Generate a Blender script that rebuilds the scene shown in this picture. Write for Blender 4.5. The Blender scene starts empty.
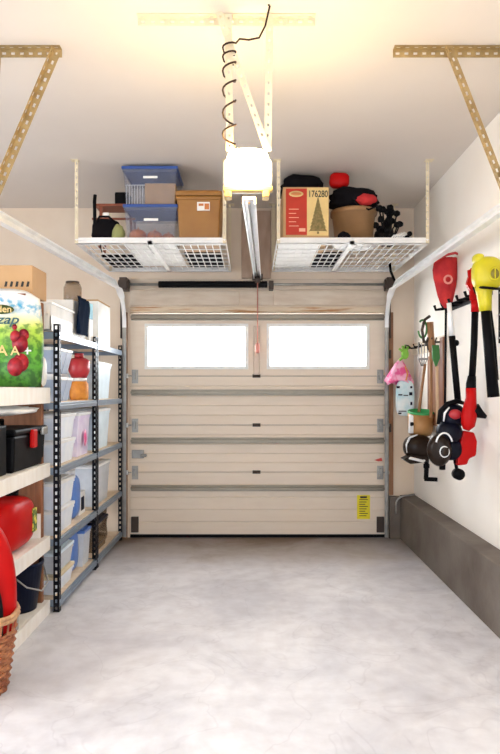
import bpy, bmesh, math, random
from mathutils import Vector, Matrix, noise
random.seed(7)
S = bpy.context.scene
COL = S.collection
PI = math.pi

# ------------------------------------------------------------ camera, world, lights, exposure
F = 627.0; CX = 252.0; CY = 390.0; EYE = 1.41; D = 6.0
cd = bpy.data.cameras.new('camera'); cam = bpy.data.objects.new('camera', cd); COL.objects.link(cam)
cam.location = (0, 0, EYE); cam.rotation_euler = (PI/2, 0, 0)
cd.sensor_fit = 'VERTICAL'; cd.sensor_height = 36.0; cd.lens = 36.0*F/754.0
cd.shift_x = -2.0/754.0; cd.shift_y = 13.0/754.0
cd.clip_start = 0.05
S.camera = cam

w = bpy.data.worlds.new('daylight'); S.world = w; w.use_nodes = True
wb = w.node_tree.nodes['Background']; wb.inputs[0].default_value = (0.93, 0.97, 1.0, 1); wb.inputs[1].default_value = 16.0

def area(name, loc, rot, sx, sy, energy, col):
    l = bpy.data.lights.new(name, 'AREA'); l.shape = 'RECTANGLE'; l.size = sx; l.size_y = sy
    l.energy = energy; l.color = col
    o = bpy.data.objects.new(name, l); o.location = loc; o.rotation_euler = rot; COL.objects.link(o); return o
# added fill lamps in the closed room: behind the camera and in the neighbouring bay
area('rear_fill', (-0.4, -1.35, 1.45), (math.radians(84), 0, 0), 4.0, 1.9, 70, (0.80, 0.89, 1.0))
area('left_bay_fill', (-4.4, 1.9, 1.5), (0, -math.radians(80), 0), 1.8, 3.4, 95, (0.84, 0.91, 1.0))
def portal(name, xa, xb, za, zb):
    l = bpy.data.lights.new(name, 'AREA'); l.shape = 'RECTANGLE'; l.size = xb-xa; l.size_y = zb-za; l.cycles.is_portal = True
    o = bpy.data.objects.new(name, l); o.location = ((xa+xb)/2, 6.08, (za+zb)/2); o.rotation_euler = (-PI/2, 0, 0); COL.objects.link(o)
portal('window_portal', -0.995, -0.067, 1.64, 2.013); portal('window_portal', 0.172, 1.091, 1.64, 2.013)

S.view_settings.view_transform = 'Standard'; S.view_settings.look = 'None'
S.view_settings.exposure = 0.62; S.view_settings.gamma = 1.0
S.view_settings.use_curve_mapping = False

def U(u, y): return (u-CX)*y/F
def V(v, y): return EYE+(CY-v)*y/F

# ------------------------------------------------------------ materials
MATS = {}
def mat(name, col, rough=0.5, metal=0.0, col2=None, scale=8.0, bump=0.0, bscale=60.0, stretch=(1,1,1), emit=None, estr=0.0,
        alpha=1.0, detail=4, lo=0.35, hi=0.65, spec=0.5):
    if name in MATS: return MATS[name]
    m = bpy.data.materials.new(name); m.use_nodes = True
    nt = m.node_tree; b = nt.nodes['Principled BSDF']
    b.inputs['Base Color'].default_value = (*col, 1); b.inputs['Roughness'].default_value = rough
    b.inputs['Metallic'].default_value = metal; b.inputs['Specular IOR Level'].default_value = spec
    tc = nt.nodes.new('ShaderNodeTexCoord'); mp = nt.nodes.new('ShaderNodeMapping')
    mp.inputs['Scale'].default_value = stretch
    nt.links.new(tc.outputs['Object'], mp.inputs['Vector'])
    if col2 is None: col2 = tuple(c*0.88 for c in col)
    n = nt.nodes.new('ShaderNodeTexNoise'); n.inputs['Scale'].default_value = scale; n.inputs['Detail'].default_value = detail
    nt.links.new(mp.outputs[0], n.inputs['Vector'])
    r = nt.nodes.new('ShaderNodeValToRGB')
    r.color_ramp.elements[0].position = lo; r.color_ramp.elements[1].position = hi
    r.color_ramp.elements[0].color = (*col2, 1); r.color_ramp.elements[1].color = (*col, 1)
    nt.links.new(n.outputs['Fac'], r.inputs[0]); nt.links.new(r.outputs[0], b.inputs['Base Color'])
    if bump:
        n2 = nt.nodes.new('ShaderNodeTexNoise'); n2.inputs['Scale'].default_value = bscale; n2.inputs['Detail'].default_value = 3
        nt.links.new(mp.outputs[0], n2.inputs['Vector'])
        bp = nt.nodes.new('ShaderNodeBump'); bp.inputs['Strength'].default_value = bump; bp.inputs['Distance'].default_value = 0.01
        nt.links.new(n2.outputs['Fac'], bp.inputs['Height']); nt.links.new(bp.outputs[0], b.inputs['Normal'])
    if emit:
        b.inputs['Emission Color'].default_value = (*emit, 1); b.inputs['Emission Strength'].default_value = estr
    if alpha < 1:
        b.inputs['Alpha'].default_value = alpha
    MATS[name] = m; return m

M_ceil = mat('ceiling_paint', (0.70, 0.635, 0.575), 0.9, col2=(0.68, 0.615, 0.555), scale=2, bump=0.05, bscale=120)
M_wall = mat('cream_wall_paint', (0.78, 0.66, 0.53), 0.85, col2=(0.73, 0.60, 0.47), scale=3, bump=0.06, bscale=90)
M_wallw = mat('white_wall_paint', (0.93, 0.89, 0.83), 0.8, col2=(0.90, 0.85, 0.78), scale=2, bump=0.05, bscale=80)
M_header = mat('header_board_paint', (0.70, 0.60, 0.49), 0.8, col2=(0.60, 0.49, 0.38), scale=4, stretch=(1,1,5))
M_post = mat('brown_centre_board', (0.50, 0.36, 0.27), 0.8, col2=(0.42, 0.29, 0.21), scale=5, stretch=(4,1,1))  # pinkish brown, darker than the wall paint beside it
M_raw = mat('stained_timber', (0.72, 0.58, 0.42), 0.75, col2=(0.45, 0.20, 0.07), scale=2.2, stretch=(1.0,1,9), lo=0.36, hi=0.50)
M_jamb = mat('redwood_jamb', (0.36, 0.18, 0.09), 0.7, col2=(0.22, 0.10, 0.05), scale=6, stretch=(6,6,0.6))
M_door = mat('door_enamel', (0.80, 0.69, 0.57), 0.55, col2=(0.775, 0.66, 0.54), scale=4, stretch=(1,1,6), bump=0.08, bscale=40)
M_doorw = mat('white_window_trim', (0.92, 0.92, 0.89), 0.5)
M_steel = mat('galvanised_steel', (0.42, 0.41, 0.39), 0.38, 0.6, col2=(0.30, 0.30, 0.29), scale=12)
M_track = mat('track_steel', (0.90, 0.91, 0.92), 0.35, 0.15)
M_dsteel = mat('dark_steel', (0.07, 0.05, 0.04), 0.5, 0.5)
M_strut = mat('strut_steel', (0.27, 0.24, 0.19), 0.4, 0.5)
M_perf = mat('zinc_perforated_angle', (0.46, 0.33, 0.15), 0.45, 0.3, col2=(0.33, 0.22, 0.09), scale=15)
M_perfw = mat('pale_perforated_strap', (0.80, 0.70, 0.50), 0.5, 0.1)
M_white = mat('white_enamel', (0.90, 0.89, 0.87), 0.4)
M_whitew = mat('white_shelf_paint', (0.90, 0.87, 0.82), 0.55, col2=(0.84, 0.79, 0.72), scale=5, stretch=(1,4,1))
M_brownw = mat('brown_post_timber', (0.30, 0.12, 0.05), 0.6, col2=(0.20, 0.075, 0.03), scale=7, stretch=(6,6,0.7))
M_black = mat('black_plastic', (0.003, 0.003, 0.004), 0.5, spec=0.10)
M_blackf = mat('black_fabric', (0.006, 0.005, 0.007), 0.9, bump=0.3, bscale=200, spec=0.15)
M_rackblk = mat('rack_upright_paint', (0.006, 0.007, 0.012), 0.45, 0.0, spec=0.15)
M_rackbeam = mat('rack_beam_paint', (0.22, 0.28, 0.36), 0.3, 0.2)
M_board = mat('rack_board', (0.80, 0.66, 0.50), 0.7, col2=(0.70, 0.54, 0.38), scale=20)
M_red = mat('red_plastic', (0.50, 0.006, 0.006), 0.38, col2=(0.45, 0.005, 0.005), spec=0.12)
M_redf = mat('red_fabric', (0.62, 0.03, 0.03), 0.8, col2=(0.45, 0.015, 0.02), scale=14, bump=0.3, bscale=30)
M_yellow = mat('yellow_plastic', (0.62, 0.55, 0.01), 0.4, col2=(0.54, 0.46, 0.005))
M_green = mat('green_plastic', (0.03, 0.16, 0.03), 0.45)
M_lime = mat('lime_fabric', (0.22, 0.50, 0.06), 0.7)
M_pink = mat('pink_fabric', (0.80, 0.10, 0.30), 0.8, col2=(0.90, 0.45, 0.62), scale=12, lo=0.45, hi=0.55)
M_blue = mat('blue_lid_plastic', (0.03, 0.08, 0.30), 0.4)
M_navy = mat('navy_plastic', (0.003, 0.007, 0.03), 0.4, spec=0.15)
M_btote = mat('brown_tote_plastic', (0.33, 0.15, 0.03), 0.45, col2=(0.30, 0.13, 0.025))
M_card = mat('cardboard', (0.55, 0.34, 0.17), 0.85, col2=(0.50, 0.30, 0.14), scale=4)
M_bronze = mat('bronze_bin', (0.36, 0.20, 0.09), 0.4, 0.2)
M_wick = mat('wicker', (0.50, 0.20, 0.08), 0.6, col2=(0.25, 0.07, 0.03), scale=30)
M_wood = mat('ash_handle', (0.40, 0.21, 0.10), 0.55, col2=(0.28, 0.13, 0.05), scale=10, stretch=(5,5,0.5))
M_redwd = mat('red_brown_wood', (0.28, 0.07, 0.03), 0.5)
M_lblue = mat('pale_blue_plastic', (0.76, 0.88, 0.96), 0.4)
M_milk = mat('milky_tote_plastic', (0.86, 0.90, 0.96), 0.35, col2=(0.74, 0.81, 0.93), scale=9)
M_lav = mat('lavender_plastic', (0.70, 0.58, 0.78), 0.4, col2=(0.82, 0.76, 0.88), scale=7)
M_lidw = mat('white_lid_plastic', (0.90, 0.90, 0.90), 0.4)
M_bluep = mat('blue_bottle_plastic', (0.10, 0.22, 0.60), 0.35)
M_orange = mat('orange_snack', (0.80, 0.32, 0.04), 0.6, col2=(0.65, 0.22, 0.03), scale=25)
M_pump = mat('orange_gourd', (0.62, 0.17, 0.02), 0.5)
M_redcap = mat('dark_red_plastic', (0.50, 0.03, 0.04), 0.4)
M_labely = mat('yellow_label_paper', (0.85, 0.72, 0.02), 0.6)
M_ink = mat('black_print', (0.02, 0.02, 0.02), 0.7)
M_cream = mat('cream_print', (0.80, 0.58, 0.24), 0.6)
M_boxred = mat('red_print', (0.52, 0.03, 0.01), 0.6)
M_whitep = mat('white_print', (0.90, 0.88, 0.84), 0.6)
M_olive = mat('dark_brown_shell', (0.018, 0.010, 0.006), 0.3, spec=0.2)
M_glass = None

def clear_mat(name, tint, mixf=0.45, rough=0.15):
    m = bpy.data.materials.new(name); m.use_nodes = True; nt = m.node_tree
    out = nt.nodes['Material Output']; b = nt.nodes['Principled BSDF']
    b.inputs['Base Color'].default_value = (*tint, 1); b.inputs['Roughness'].default_value = rough
    t = nt.nodes.new('ShaderNodeBsdfTransparent'); mx = nt.nodes.new('ShaderNodeMixShader')
    n = nt.nodes.new('ShaderNodeTexNoise'); n.inputs['Scale'].default_value = 6
    ma = nt.nodes.new('ShaderNodeMath'); ma.operation = 'MULTIPLY_ADD'; ma.inputs[1].default_value = 0.15; ma.inputs[2].default_value = mixf-0.07
    nt.links.new(n.outputs['Fac'], ma.inputs[0]); nt.links.new(ma.outputs[0], mx.inputs[0])
    nt.links.new(t.outputs[0], mx.inputs[1]); nt.links.new(b.outputs[0], mx.inputs[2]); nt.links.new(mx.outputs[0], out.inputs[0])
    return m
M_clear = clear_mat('clear_tote_plastic', (0.28, 0.31, 0.40), 0.16)
M_frost = clear_mat('frosted_tote_plastic', (0.88, 0.92, 0.98), 0.6, 0.3)
M_glass = clear_mat('window_glass', (0.9, 0.95, 1.0), 0.12, 0.05)
M_smoke = clear_mat('smoked_glass', (0.30, 0.20, 0.12), 0.6, 0.1)

# concrete floor: pale, blotchy, with trowel veins and painted brown shade towards the door
def floor_mat():
    m = bpy.data.materials.new('concrete_floor'); m.use_nodes = True; nt = m.node_tree; b = nt.nodes['Principled BSDF']
    L = nt.links.new
    tc = nt.nodes.new('ShaderNodeTexCoord')
    n1 = nt.nodes.new('ShaderNodeTexNoise'); n1.inputs['Scale'].default_value = 1.3; n1.inputs['Detail'].default_value = 8; n1.inputs['Roughness'].default_value = 0.62; n1.inputs['Distortion'].default_value = 0.6
    n2 = nt.nodes.new('ShaderNodeTexNoise'); n2.inputs['Scale'].default_value = 9; n2.inputs['Detail'].default_value = 6
    L(tc.outputs['Object'], n1.inputs['Vector']); L(tc.outputs['Object'], n2.inputs['Vector'])
    r1 = nt.nodes.new('ShaderNodeValToRGB')
    r1.color_ramp.elements[0].position = 0.36; r1.color_ramp.elements[0].color = (0.60, 0.60, 0.65, 1)
    r1.color_ramp.elements[1].position = 0.62; r1.color_ramp.elements[1].color = (0.80, 0.80, 0.84, 1)
    L(n1.outputs['Fac'], r1.inputs[0])
    r2 = nt.nodes.new('ShaderNodeValToRGB')
    r2.color_ramp.elements[0].position = 0.32; r2.color_ramp.elements[0].color = (0.78, 0.76, 0.76, 1)
    r2.color_ramp.elements[1].position = 0.6; r2.color_ramp.elements[1].color = (1, 1, 1, 1)
    L(n2.outputs['Fac'], r2.inputs[0])
    mx = nt.nodes.new('ShaderNodeMixRGB'); mx.blend_type = 'MULTIPLY'; mx.inputs[0].default_value = 0.55
    L(r1.outputs[0], mx.inputs[1]); L(r2.outputs[0], mx.inputs[2])
    # hairline veins
    n3 = nt.nodes.new('ShaderNodeTexNoise'); n3.inputs['Scale'].default_value = 2.0; n3.inputs['Detail'].default_value = 3; n3.inputs['Distortion'].default_value = 1.2
    L(tc.outputs['Object'], n3.inputs['Vector'])
    r3 = nt.nodes.new('ShaderNodeValToRGB'); e = r3.color_ramp.elements
    e[0].position = 0.485; e[0].color = (1,1,1,1); e[1].position = 0.515; e[1].color = (1,1,1,1)
    k = e.new(0.5); k.color = (0.72,0.70,0.72,1)
    L(n3.outputs['Fac'], r3.inputs[0])
    m3 = nt.nodes.new('ShaderNodeMixRGB'); m3.blend_type = 'MULTIPLY'; m3.inputs[0].default_value = 0.30
    L(mx.outputs[0], m3.inputs[1]); L(r3.outputs[0], m3.inputs[2])
    # shade below the door windows, painted as browning towards the door
    sp = nt.nodes.new('ShaderNodeSeparateXYZ'); L(tc.outputs['Object'], sp.inputs[0])
    ad = nt.nodes.new('ShaderNodeMath'); ad.operation = 'MULTIPLY_ADD'; ad.inputs[1].default_value = 1.6
    L(n1.outputs['Fac'], ad.inputs[0]); L(sp.outputs['Y'], ad.inputs[2])
    mr = nt.nodes.new('ShaderNodeMapRange'); mr.inputs['From Min'].default_value = 5.75; mr.inputs['From Max'].default_value = 6.75
    L(ad.outputs[0], mr.inputs['Value'])
    m4 = nt.nodes.new('ShaderNodeMixRGB'); m4.inputs[2].default_value = (0.17, 0.115, 0.075, 1)
    L(mr.outputs[0], m4.inputs[0]); L(m3.outputs[0], m4.inputs[1])
    L(m4.outputs[0], b.inputs['Base Color']); b.inputs['Roughness'].default_value = 0.42; b.inputs['Specular IOR Level'].default_value = 0.4
    bp = nt.nodes.new('ShaderNodeBump'); bp.inputs['Strength'].default_value = 0.12; bp.inputs['Distance'].default_value = 0.01
    L(n2.outputs['Fac'], bp.inputs['Height']); L(bp.outputs[0], b.inputs['Normal'])
    return m
M_floor = floor_mat()
M_kerb = mat('kerb_concrete', (0.20, 0.17, 0.145), 0.85, col2=(0.095, 0.072, 0.055), scale=2.2, bump=0.4, bscale=25, detail=8, lo=0.3, hi=0.7)

# ------------------------------------------------------------ mesh helpers
class MB:
    def __init__(s): s.bm = bmesh.new(); s.mi = 0
    def _faces(s, vs, fs, smooth=False):
        bv = [s.bm.verts.new(v) for v in vs]
        for f in fs:
            try:
                fc = s.bm.faces.new([bv[i] for i in f]); fc.material_index = s.mi; fc.smooth = smooth
            except ValueError: pass
        return s
    def box(s, x0, x1, y0, y1, z0, z1):
        if x0 > x1: x0, x1 = x1, x0
        if y0 > y1: y0, y1 = y1, y0
        if z0 > z1: z0, z1 = z1, z0
        v = [(x0,y0,z0),(x1,y0,z0),(x1,y1,z0),(x0,y1,z0),(x0,y0,z1),(x1,y0,z1),(x1,y1,z1),(x0,y1,z1)]
        return s._faces(v, [(0,3,2,1),(4,5,6,7),(0,1,5,4),(1,2,6,5),(2,3,7,6),(3,0,4,7)])
    def taper(s, c, wb, db, wt, dt, z0, z1):
        v = []
        for (w_, d_, z) in ((wb,db,z0),(wt,dt,z1)):
            v += [(c[0]-w_/2,c[1]-d_/2,z),(c[0]+w_/2,c[1]-d_/2,z),(c[0]+w_/2,c[1]+d_/2,z),(c[0]-w_/2,c[1]+d_/2,z)]
        return s._faces(v, [(0,3,2,1),(4,5,6,7),(0,1,5,4),(1,2,6,5),(2,3,7,6),(3,0,4,7)])
    def bar(s, p0, p1, wx, wy, up=(0,0,1)):
        p0, p1 = Vector(p0), Vector(p1); d = (p1-p0).normalized(); up = Vector(up)
        if abs(d.dot(up)) > 0.98: up = Vector((0,1,0))
        a = d.cross(up).normalized(); b = a.cross(d).normalized()
        v = []
        for p in (p0, p1):
            for (i, j) in ((-1,-1),(1,-1),(1,1),(-1,1)): v.append(p+a*i*wx/2+b*j*wy/2)
        return s._faces(v, [(0,3,2,1),(4,5,6,7),(0,1,5,4),(1,2,6,5),(2,3,7,6),(3,0,4,7)])
    def tube(s, pts, r, seg=10, cap=True, smooth=True):
        pts = [Vector(p) for p in pts]; n = len(pts)
        rs = r if isinstance(r, (list, tuple)) else [r]*n
        t0 = (pts[1]-pts[0]).normalized(); up = Vector((0,0,1)) if abs(t0.z) < 0.9 else Vector((0,1,0))
        a = t0.cross(up).normalized(); vs = []; fs = []
        for i, p in enumerate(pts):
            t = (pts[min(i+1,n-1)]-pts[max(i-1,0)]).normalized()
            a = (a - t*a.dot(t)).normalized(); b = t.cross(a)
            for k in range(seg):
                th = 2*PI*k/seg; vs.append(p+(a*math.cos(th)+b*math.sin(th))*rs[i])
        for i in range(n-1):
            for k in range(seg):
                fs.append((i*seg+k, i*seg+(k+1)%seg, (i+1)*seg+(k+1)%seg, (i+1)*seg+k))
        if cap:
            fs.append(tuple(range(seg-1,-1,-1))); fs.append(tuple((n-1)*seg+k for k in range(seg)))
        return s._faces(vs, fs, smooth)
    def cyl(s, p0, p1, r0, r1=None, seg=20): return s.tube([p0, p1], [r0, r0 if r1 is None else r1], seg)
    def lathe(s, prof, c=(0,0,0), seg=28, sx=1.0, sy=1.0, rot=None):
        vs = []; fs = []; n = len(prof)
        for (r, z) in prof:
            for k in range(seg):
                th = 2*PI*k/seg; p = Vector((max(r,1e-4)*math.cos(th)*sx, max(r,1e-4)*math.sin(th)*sy, z))
                if rot is not None: p = rot @ p
                vs.append(p+Vector(c))
        for i in range(n-1):
            for k in range(seg):
                fs.append((i*seg+k, i*seg+(k+1)%seg, (i+1)*seg+(k+1)%seg, (i+1)*seg+k))
        return s._faces(vs, fs, True)
    def ell(s, c, rx, ry, rz, seg=18, rings=12, rot=None, lump=0.0, pw=1.0):
        prof = []; vs = []; fs = []
        for i in range(rings+1):
            ph = -PI/2+PI*i/rings
            for k in range(seg):
                th = 2*PI*k/seg
                x, y, z = math.cos(ph)*math.cos(th), math.cos(ph)*math.sin(th), math.sin(ph)
                if pw != 1.0:
                    x, y, z = [math.copysign(abs(q)**pw, q) for q in (x, y, z)]
                p = Vector((x*rx, y*ry, z*rz))
                if lump: p *= 1+lump*noise.noise(Vector(c)*3+Vector((x,y,z))*2.2)
                if rot is not None: p = rot @ p
                vs.append(p+Vector(c))
        for i in range(rings):
            for k in range(seg):
                fs.append((i*seg+k, i*seg+(k+1)%seg, (i+1)*seg+(k+1)%seg, (i+1)*seg+k))
        return s._faces(vs, fs, True)
    def prism(s, poly, axis, a0, a1):
        # poly of 2D points in the plane normal to axis ('x': (y,z), 'y': (x,z), 'z': (x,y))
        f = {'x': lambda p, a: (a, p[0], p[1]), 'y': lambda p, a: (p[0], a, p[1]), 'z': lambda p, a: (p[0], p[1], a)}[axis]
        n = len(poly); vs = [f(p, a0) for p in poly]+[f(p, a1) for p in poly]
        fs = [tuple(range(n)), tuple(range(2*n-1, n-1, -1))]+[(i, n+i, n+(i+1)%n, (i+1)%n) for i in range(n)]
        return s._faces(vs, fs)
    def perf(s, p0, p1, width, thick, side, pitch=0.04, hole=(0.018, 0.012)):
        """flat strip from p0 to p1, 'side' = direction of its width, real rectangular holes along it"""
        p0, p1 = Vector(p0), Vector(p1); d = p1-p0; L = d.length; d.normalize()
        sd = Vector(side); sd = (sd-d*sd.dot(d)).normalized(); nn = d.cross(sd)
        def blk(a0, a1, b0, b1):
            vs = []
            for t in (-thick/2, thick/2):
                for (a, b) in ((a0,b0),(a1,b0),(a1,b1),(a0,b1)): vs.append(p0+d*a+sd*b+nn*t)
            s._faces(vs, [(0,3,2,1),(4,5,6,7),(0,1,5,4),(1,2,6,5),(2,3,7,6),(3,0,4,7)])
        rl = (width-hole[1])/2
        blk(0, L, 0, rl); blk(0, L, width-rl, width)
        n = max(1, int(L/pitch)); pt = L/n; g = pt-hole[0]
        for i in range(n+1):
            a0 = max(0, i*pt-g/2); a1 = min(L, i*pt+g/2); blk(a0, a1, rl, width-rl)
        return s
    def build(s, name, m, parent=None, bevel=0, sub=0, label=None):
        bmesh.ops.recalc_face_normals(s.bm, faces=s.bm.faces)
        me = bpy.data.meshes.new(name); s.bm.to_mesh(me); s.bm.free()
        for k in (m if isinstance(m, (list, tuple)) else [m]): me.materials.append(k)
        o = bpy.data.objects.new(name, me); COL.objects.link(o)
        if parent is not None: o.parent = parent
        if bevel:
            b = o.modifiers.new('b', 'BEVEL'); b.width = bevel; b.segments = 2; b.limit_method = 'ANGLE'; b.angle_limit = 0.7
        if sub:
            b = o.modifiers.new('s', 'SUBSURF'); b.levels = sub; b.render_levels = sub
        if label: o['label'] = label
        return o

def tag(o, label, cat, group=None):
    o['label'] = label; o['category'] = cat
    if group: o['group'] = group
    return o
def thing(name, label, cat, loc=(0,0,0), rz=0, group=None, rot=None):
    o = bpy.data.objects.new(name, None); COL.objects.link(o); o.empty_display_size = 0.05
    o.location = loc; o.rotation_euler = rot if rot else (0, 0, rz)
    return tag(o, label, cat, group)
def struct(o): o['kind'] = 'structure'; return o
def dup(root, loc, label, rz=None, group=None):
    def rec(o, par):
        c = o.copy(); COL.objects.link(c); c.parent = par
        for ch in list(o.children): rec(ch, c)
        return c
    r = rec(root, None); r.location = loc; r['label'] = label
    if rz is not None: r.rotation_euler = (0, 0, rz)
    if group: r['group'] = group
    return r
def text(body, size, m, parent, loc, rot, name='lettering', depth=0.0008, align='CENTER', sx=1.0, shear=0.0):
    c = bpy.data.curves.new(name, 'FONT'); c.body = body; c.size = size; c.extrude = depth; c.align_x = align; c.align_y = 'CENTER'
    c.shear = shear; c.offset = size*0.012
    t = bpy.data.objects.new(name+'_src', c); COL.objects.link(t)
    bpy.context.view_layer.update()
    me = bpy.data.meshes.new_from_object(t.evaluated_get(bpy.context.evaluated_depsgraph_get()))
    bpy.data.objects.remove(t); bpy.data.curves.remove(c)
    me.materials.clear(); me.materials.append(m); me.name = name
    o = bpy.data.objects.new(name, me); COL.objects.link(o); o.parent = parent
    o.location = loc; o.rotation_euler = rot; o.scale = (sx, 1, 1); return o
def arc(c, r, a0, a1, n, plane='xz'):
    out = []
    for i in range(n+1):
        a = a0+(a1-a0)*i/n; p, q = r*math.cos(a), r*math.sin(a)
        out.append({'xz': (c[0]+p, c[1], c[2]+q), 'yz': (c[0], c[1]+p, c[2]+q), 'xy': (c[0]+p, c[1]+q, c[2])}[plane])
    return out

# ------------------------------------------------------------ room
XR = 1.55; XL = -4.6; YB = -1.6; H = 3.15
struct(MB().box(XL-0.2, XR+0.2, YB, D+0.35, -0.1, 0).build('floor', M_floor))
struct(MB().box(XL-0.2, XR+0.2, YB, D+0.2, H, H+0.1).build('ceiling', M_ceil))
struct(MB().box(XR, XR+0.15, YB, D+0.2, 0, H).build('wall_right', M_wallw))
struct(MB().box(XL-0.15, XL, YB, D+0.2, 0, H).build('wall_left', M_wall))
DX0, DX1, DZ = -1.165, 1.272, 2.15
b = MB(); b.box(XL, DX0, D, D+0.2, 0, H).box(DX1, XR, D, D+0.2, 0, H).box(DX0, DX1, D, D+0.2, DZ, H)
struct(b.build('wall_back', M_wall))
struct(MB().box(XL, XR, YB-0.1, YB, 0, H).build('wall_rear', M_wallw))
struct(MB().box(-6, 6, D+0.35, D+14, -0.16, -0.06).build('ground', mat('driveway', (0.7,0.7,0.68), 0.8)))
# concrete footing that runs along the right wall and turns the corner
b = MB(); b.prism([(1.40,0),(XR,0),(XR,0.415),(1.41,0.405)], 'y', YB, D).box(DX1+0.03, 1.405, D-0.07, D, 0, 0.40)
struct(b.build('trim_1', M_kerb, bevel=0.008))
# header trims
struct(MB().box(DX0, DX1, D-0.03, D, DZ+0.0, DZ+0.05).build('trim_2', M_raw, bevel=0.004))
b = MB()
b.box(DX0, -0.12, D-0.014, D, DZ+0.07, 2.36).box(-0.115, 0.20, D-0.014, D, DZ+0.07, 2.36).box(0.205, DX1, D-0.014, D, DZ+0.07, 2.36)
b.box(DX0, DX1, D-0.014, D, 2.368, 2.47)
struct(b.build('trim_3', M_header, bevel=0.003))
struct(MB().box(-0.10, 0.18, D-0.03, D, 2.475, H-0.03).build('trim_4', M_post, bevel=0.004))
struct(MB().box(1.30, 1.345, D-0.035, D, 0.41, 2.15).build('trim_5', M_jamb, bevel=0.003))
struct(MB().box(-1.235, -1.19, D-0.035, D, 0.0, 2.15).build('trim_6', M_jamb, bevel=0.003))

# ------------------------------------------------------------ sectional garage door
door = bpy.data.objects.new('door_1', None); COL.objects.link(door); door.location = (0, D, 0); struct(door)
secs = [(0.03, 0.622), (0.627, 1.072), (1.077, 1.541), (1.546, 2.14)]
wins = [(U(148,D), U(245,D)), (U(270,D), U(366,D))]; WZ0, WZ1 = V(366,D), V(327,D)
x0, x1 = DX0+0.001, DX1-0.001
for i, (z0, z1) in enumerate(secs):
    b = MB()
    if i < 3:
        n = 5; hh = (z1-z0)/n; prof = [(0.045, z0), (0.0, z0)]
        for k in range(n):
            a = z0+k*hh
            if k: prof += [(0.0, a-0.006), (0.006, a), (0.0, a+0.006)]
        prof += [(0.0, z1), (0.045, z1)]
        b.prism(prof, 'x', x0, x1)
    else:
        m_ = 0.0
        b.box(x0, x1, 0, 0.045, z0, WZ0).box(x0, x1, 0, 0.045, WZ1, z1)
        b.box(x0, wins[0][0], 0, 0.045, WZ0, WZ1).box(wins[0][1], wins[1][0], 0, 0.045, WZ0, WZ1).box(wins[1][1], x1, 0, 0.045, WZ0, WZ1)
    b.build('door_panel', M_door, door)
for (a, c) in wins:
    b = MB(); t = 0.032
    b.box(a-t, c+t, -0.012, 0.0, WZ0-t, WZ0).box(a-t, c+t, -0.012, 0.0, WZ1, WZ1+t).box(a-t, a, -0.012, 0, WZ0, WZ1).box(c, c+t, -0.012, 0, WZ0, WZ1)
    for k in (1, 2, 3):
        xx = a+(c-a)*k/4; b.box(xx-0.006, xx+0.006, 0.02, 0.034, WZ0, WZ1)
    wf = b.build('window_frame', M_doorw, door, bevel=0.004)
    MB().box(a, c, 0.024, 0.029, WZ0, WZ1).build('pane', M_glass, wf)
for v in (317.5, 392.5, 440.5, 488.0):
    z = V(v, D)
    b = MB(); b.prism([(0,z-0.028),(-0.012,z-0.028),(-0.012,z-0.012),(-0.045,z-0.012),(-0.045,z+0.012),(-0.012,z+0.012),(-0.012,z+0.028),(0,z+0.028)], 'x', x0+0.01, x1-0.01)
    b.build('strut', M_strut, door, bevel=0.002)
for v in (376, 425, 472):
    z = V(v, D)
    for u, sc in ((256.5, 1.0),):
        xx = U(u, D); b = MB(); b.box(xx-0.038, xx+0.038, -0.006, 0, z-0.016, z+0.016).cyl((xx-0.03,-0.012,z),(xx+0.03,-0.012,z),0.009)
        b.build('centre_hinge', M_dsteel, door)
    for xx, sg in ((x0+0.045, -1), (x1-0.045, 1)):
        b = MB(); b.box(xx-0.03, xx+0.03, -0.006, 0, z-0.07, z+0.06); b.box(xx-0.012, xx+0.012, -0.05, -0.006, z-0.035, z+0.035)
        b.cyl((xx-0.03*1,-0.03,z),(xx+sg*0.075,-0.03,z),0.006)
        h_ = b.build('roller_hinge', M_steel, door, bevel=0.003)
        MB().cyl((xx+sg*0.060,-0.03,z),(xx+sg*0.076,-0.03,z),0.022).build('roller', M_white, h_)
z = V(454, D)
b = MB(); b.box(U(131,D)+0.01, U(144,D), -0.02, 0, z-0.04, z+0.04).cyl((U(141,D),-0.03,z-0.01),(U(147,D),-0.03,z-0.01),0.014)
b.build('slide_lock', M_steel, door, bevel=0.006)
for xx in (x0+0.045, x1-0.045):
    MB().box(xx-0.035, xx+0.035, -0.02, 0, 0.05, 0.2).build('bottom_bracket', M_dsteel, door, bevel=0.004)
MB().box(x0, x1, 0.046, 0.05, 0.02, WZ0-0.06).box(x0, x1, 0.046, 0.05, WZ1+0.05, DZ-0.002).build('seam_light_block', M_black, door)  # added slab behind the panels, blocks light leaking through the seams
MB().box(x0, x1, -0.01, 0.045, 0.001, 0.03).build('bottom_seal', M_black, door)
# yellow warning label
lx0, lx1, lz0, lz1 = U(357,D), U(370,D), V(519,D), V(495,D)
lb = MB().box(lx0, lx1, -0.0015, 0, lz0, lz1).build('warning_label', M_labely, door)
b = MB(); b.box(lx0+0.03, lx1-0.03, -0.0025, -0.0015, lz1-0.03, lz1-0.012)
for k in range(8):
    zz = lz1-0.048-k*0.022; b.box(lx0+0.022, lx1-0.022-(k%3)*0.012, -0.0025, -0.0015, zz, zz+0.007)
b.build('print', M_ink, lb)
b = MB(); b.prism([(U(394,D)-0.02,V(460,D)),(U(394,D)+0.05,V(459,D)+0.012),(U(394,D)+0.06,V(461,D)),(U(394,D)+0.02,V(461,D)-0.004)], 'y', -0.0015, 0)
sticker = b.build('brand_sticker', mat('sticker_red', (0.7,0.08,0.06), 0.5), door); sticker.location = (-0.17, 0, 0)
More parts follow.
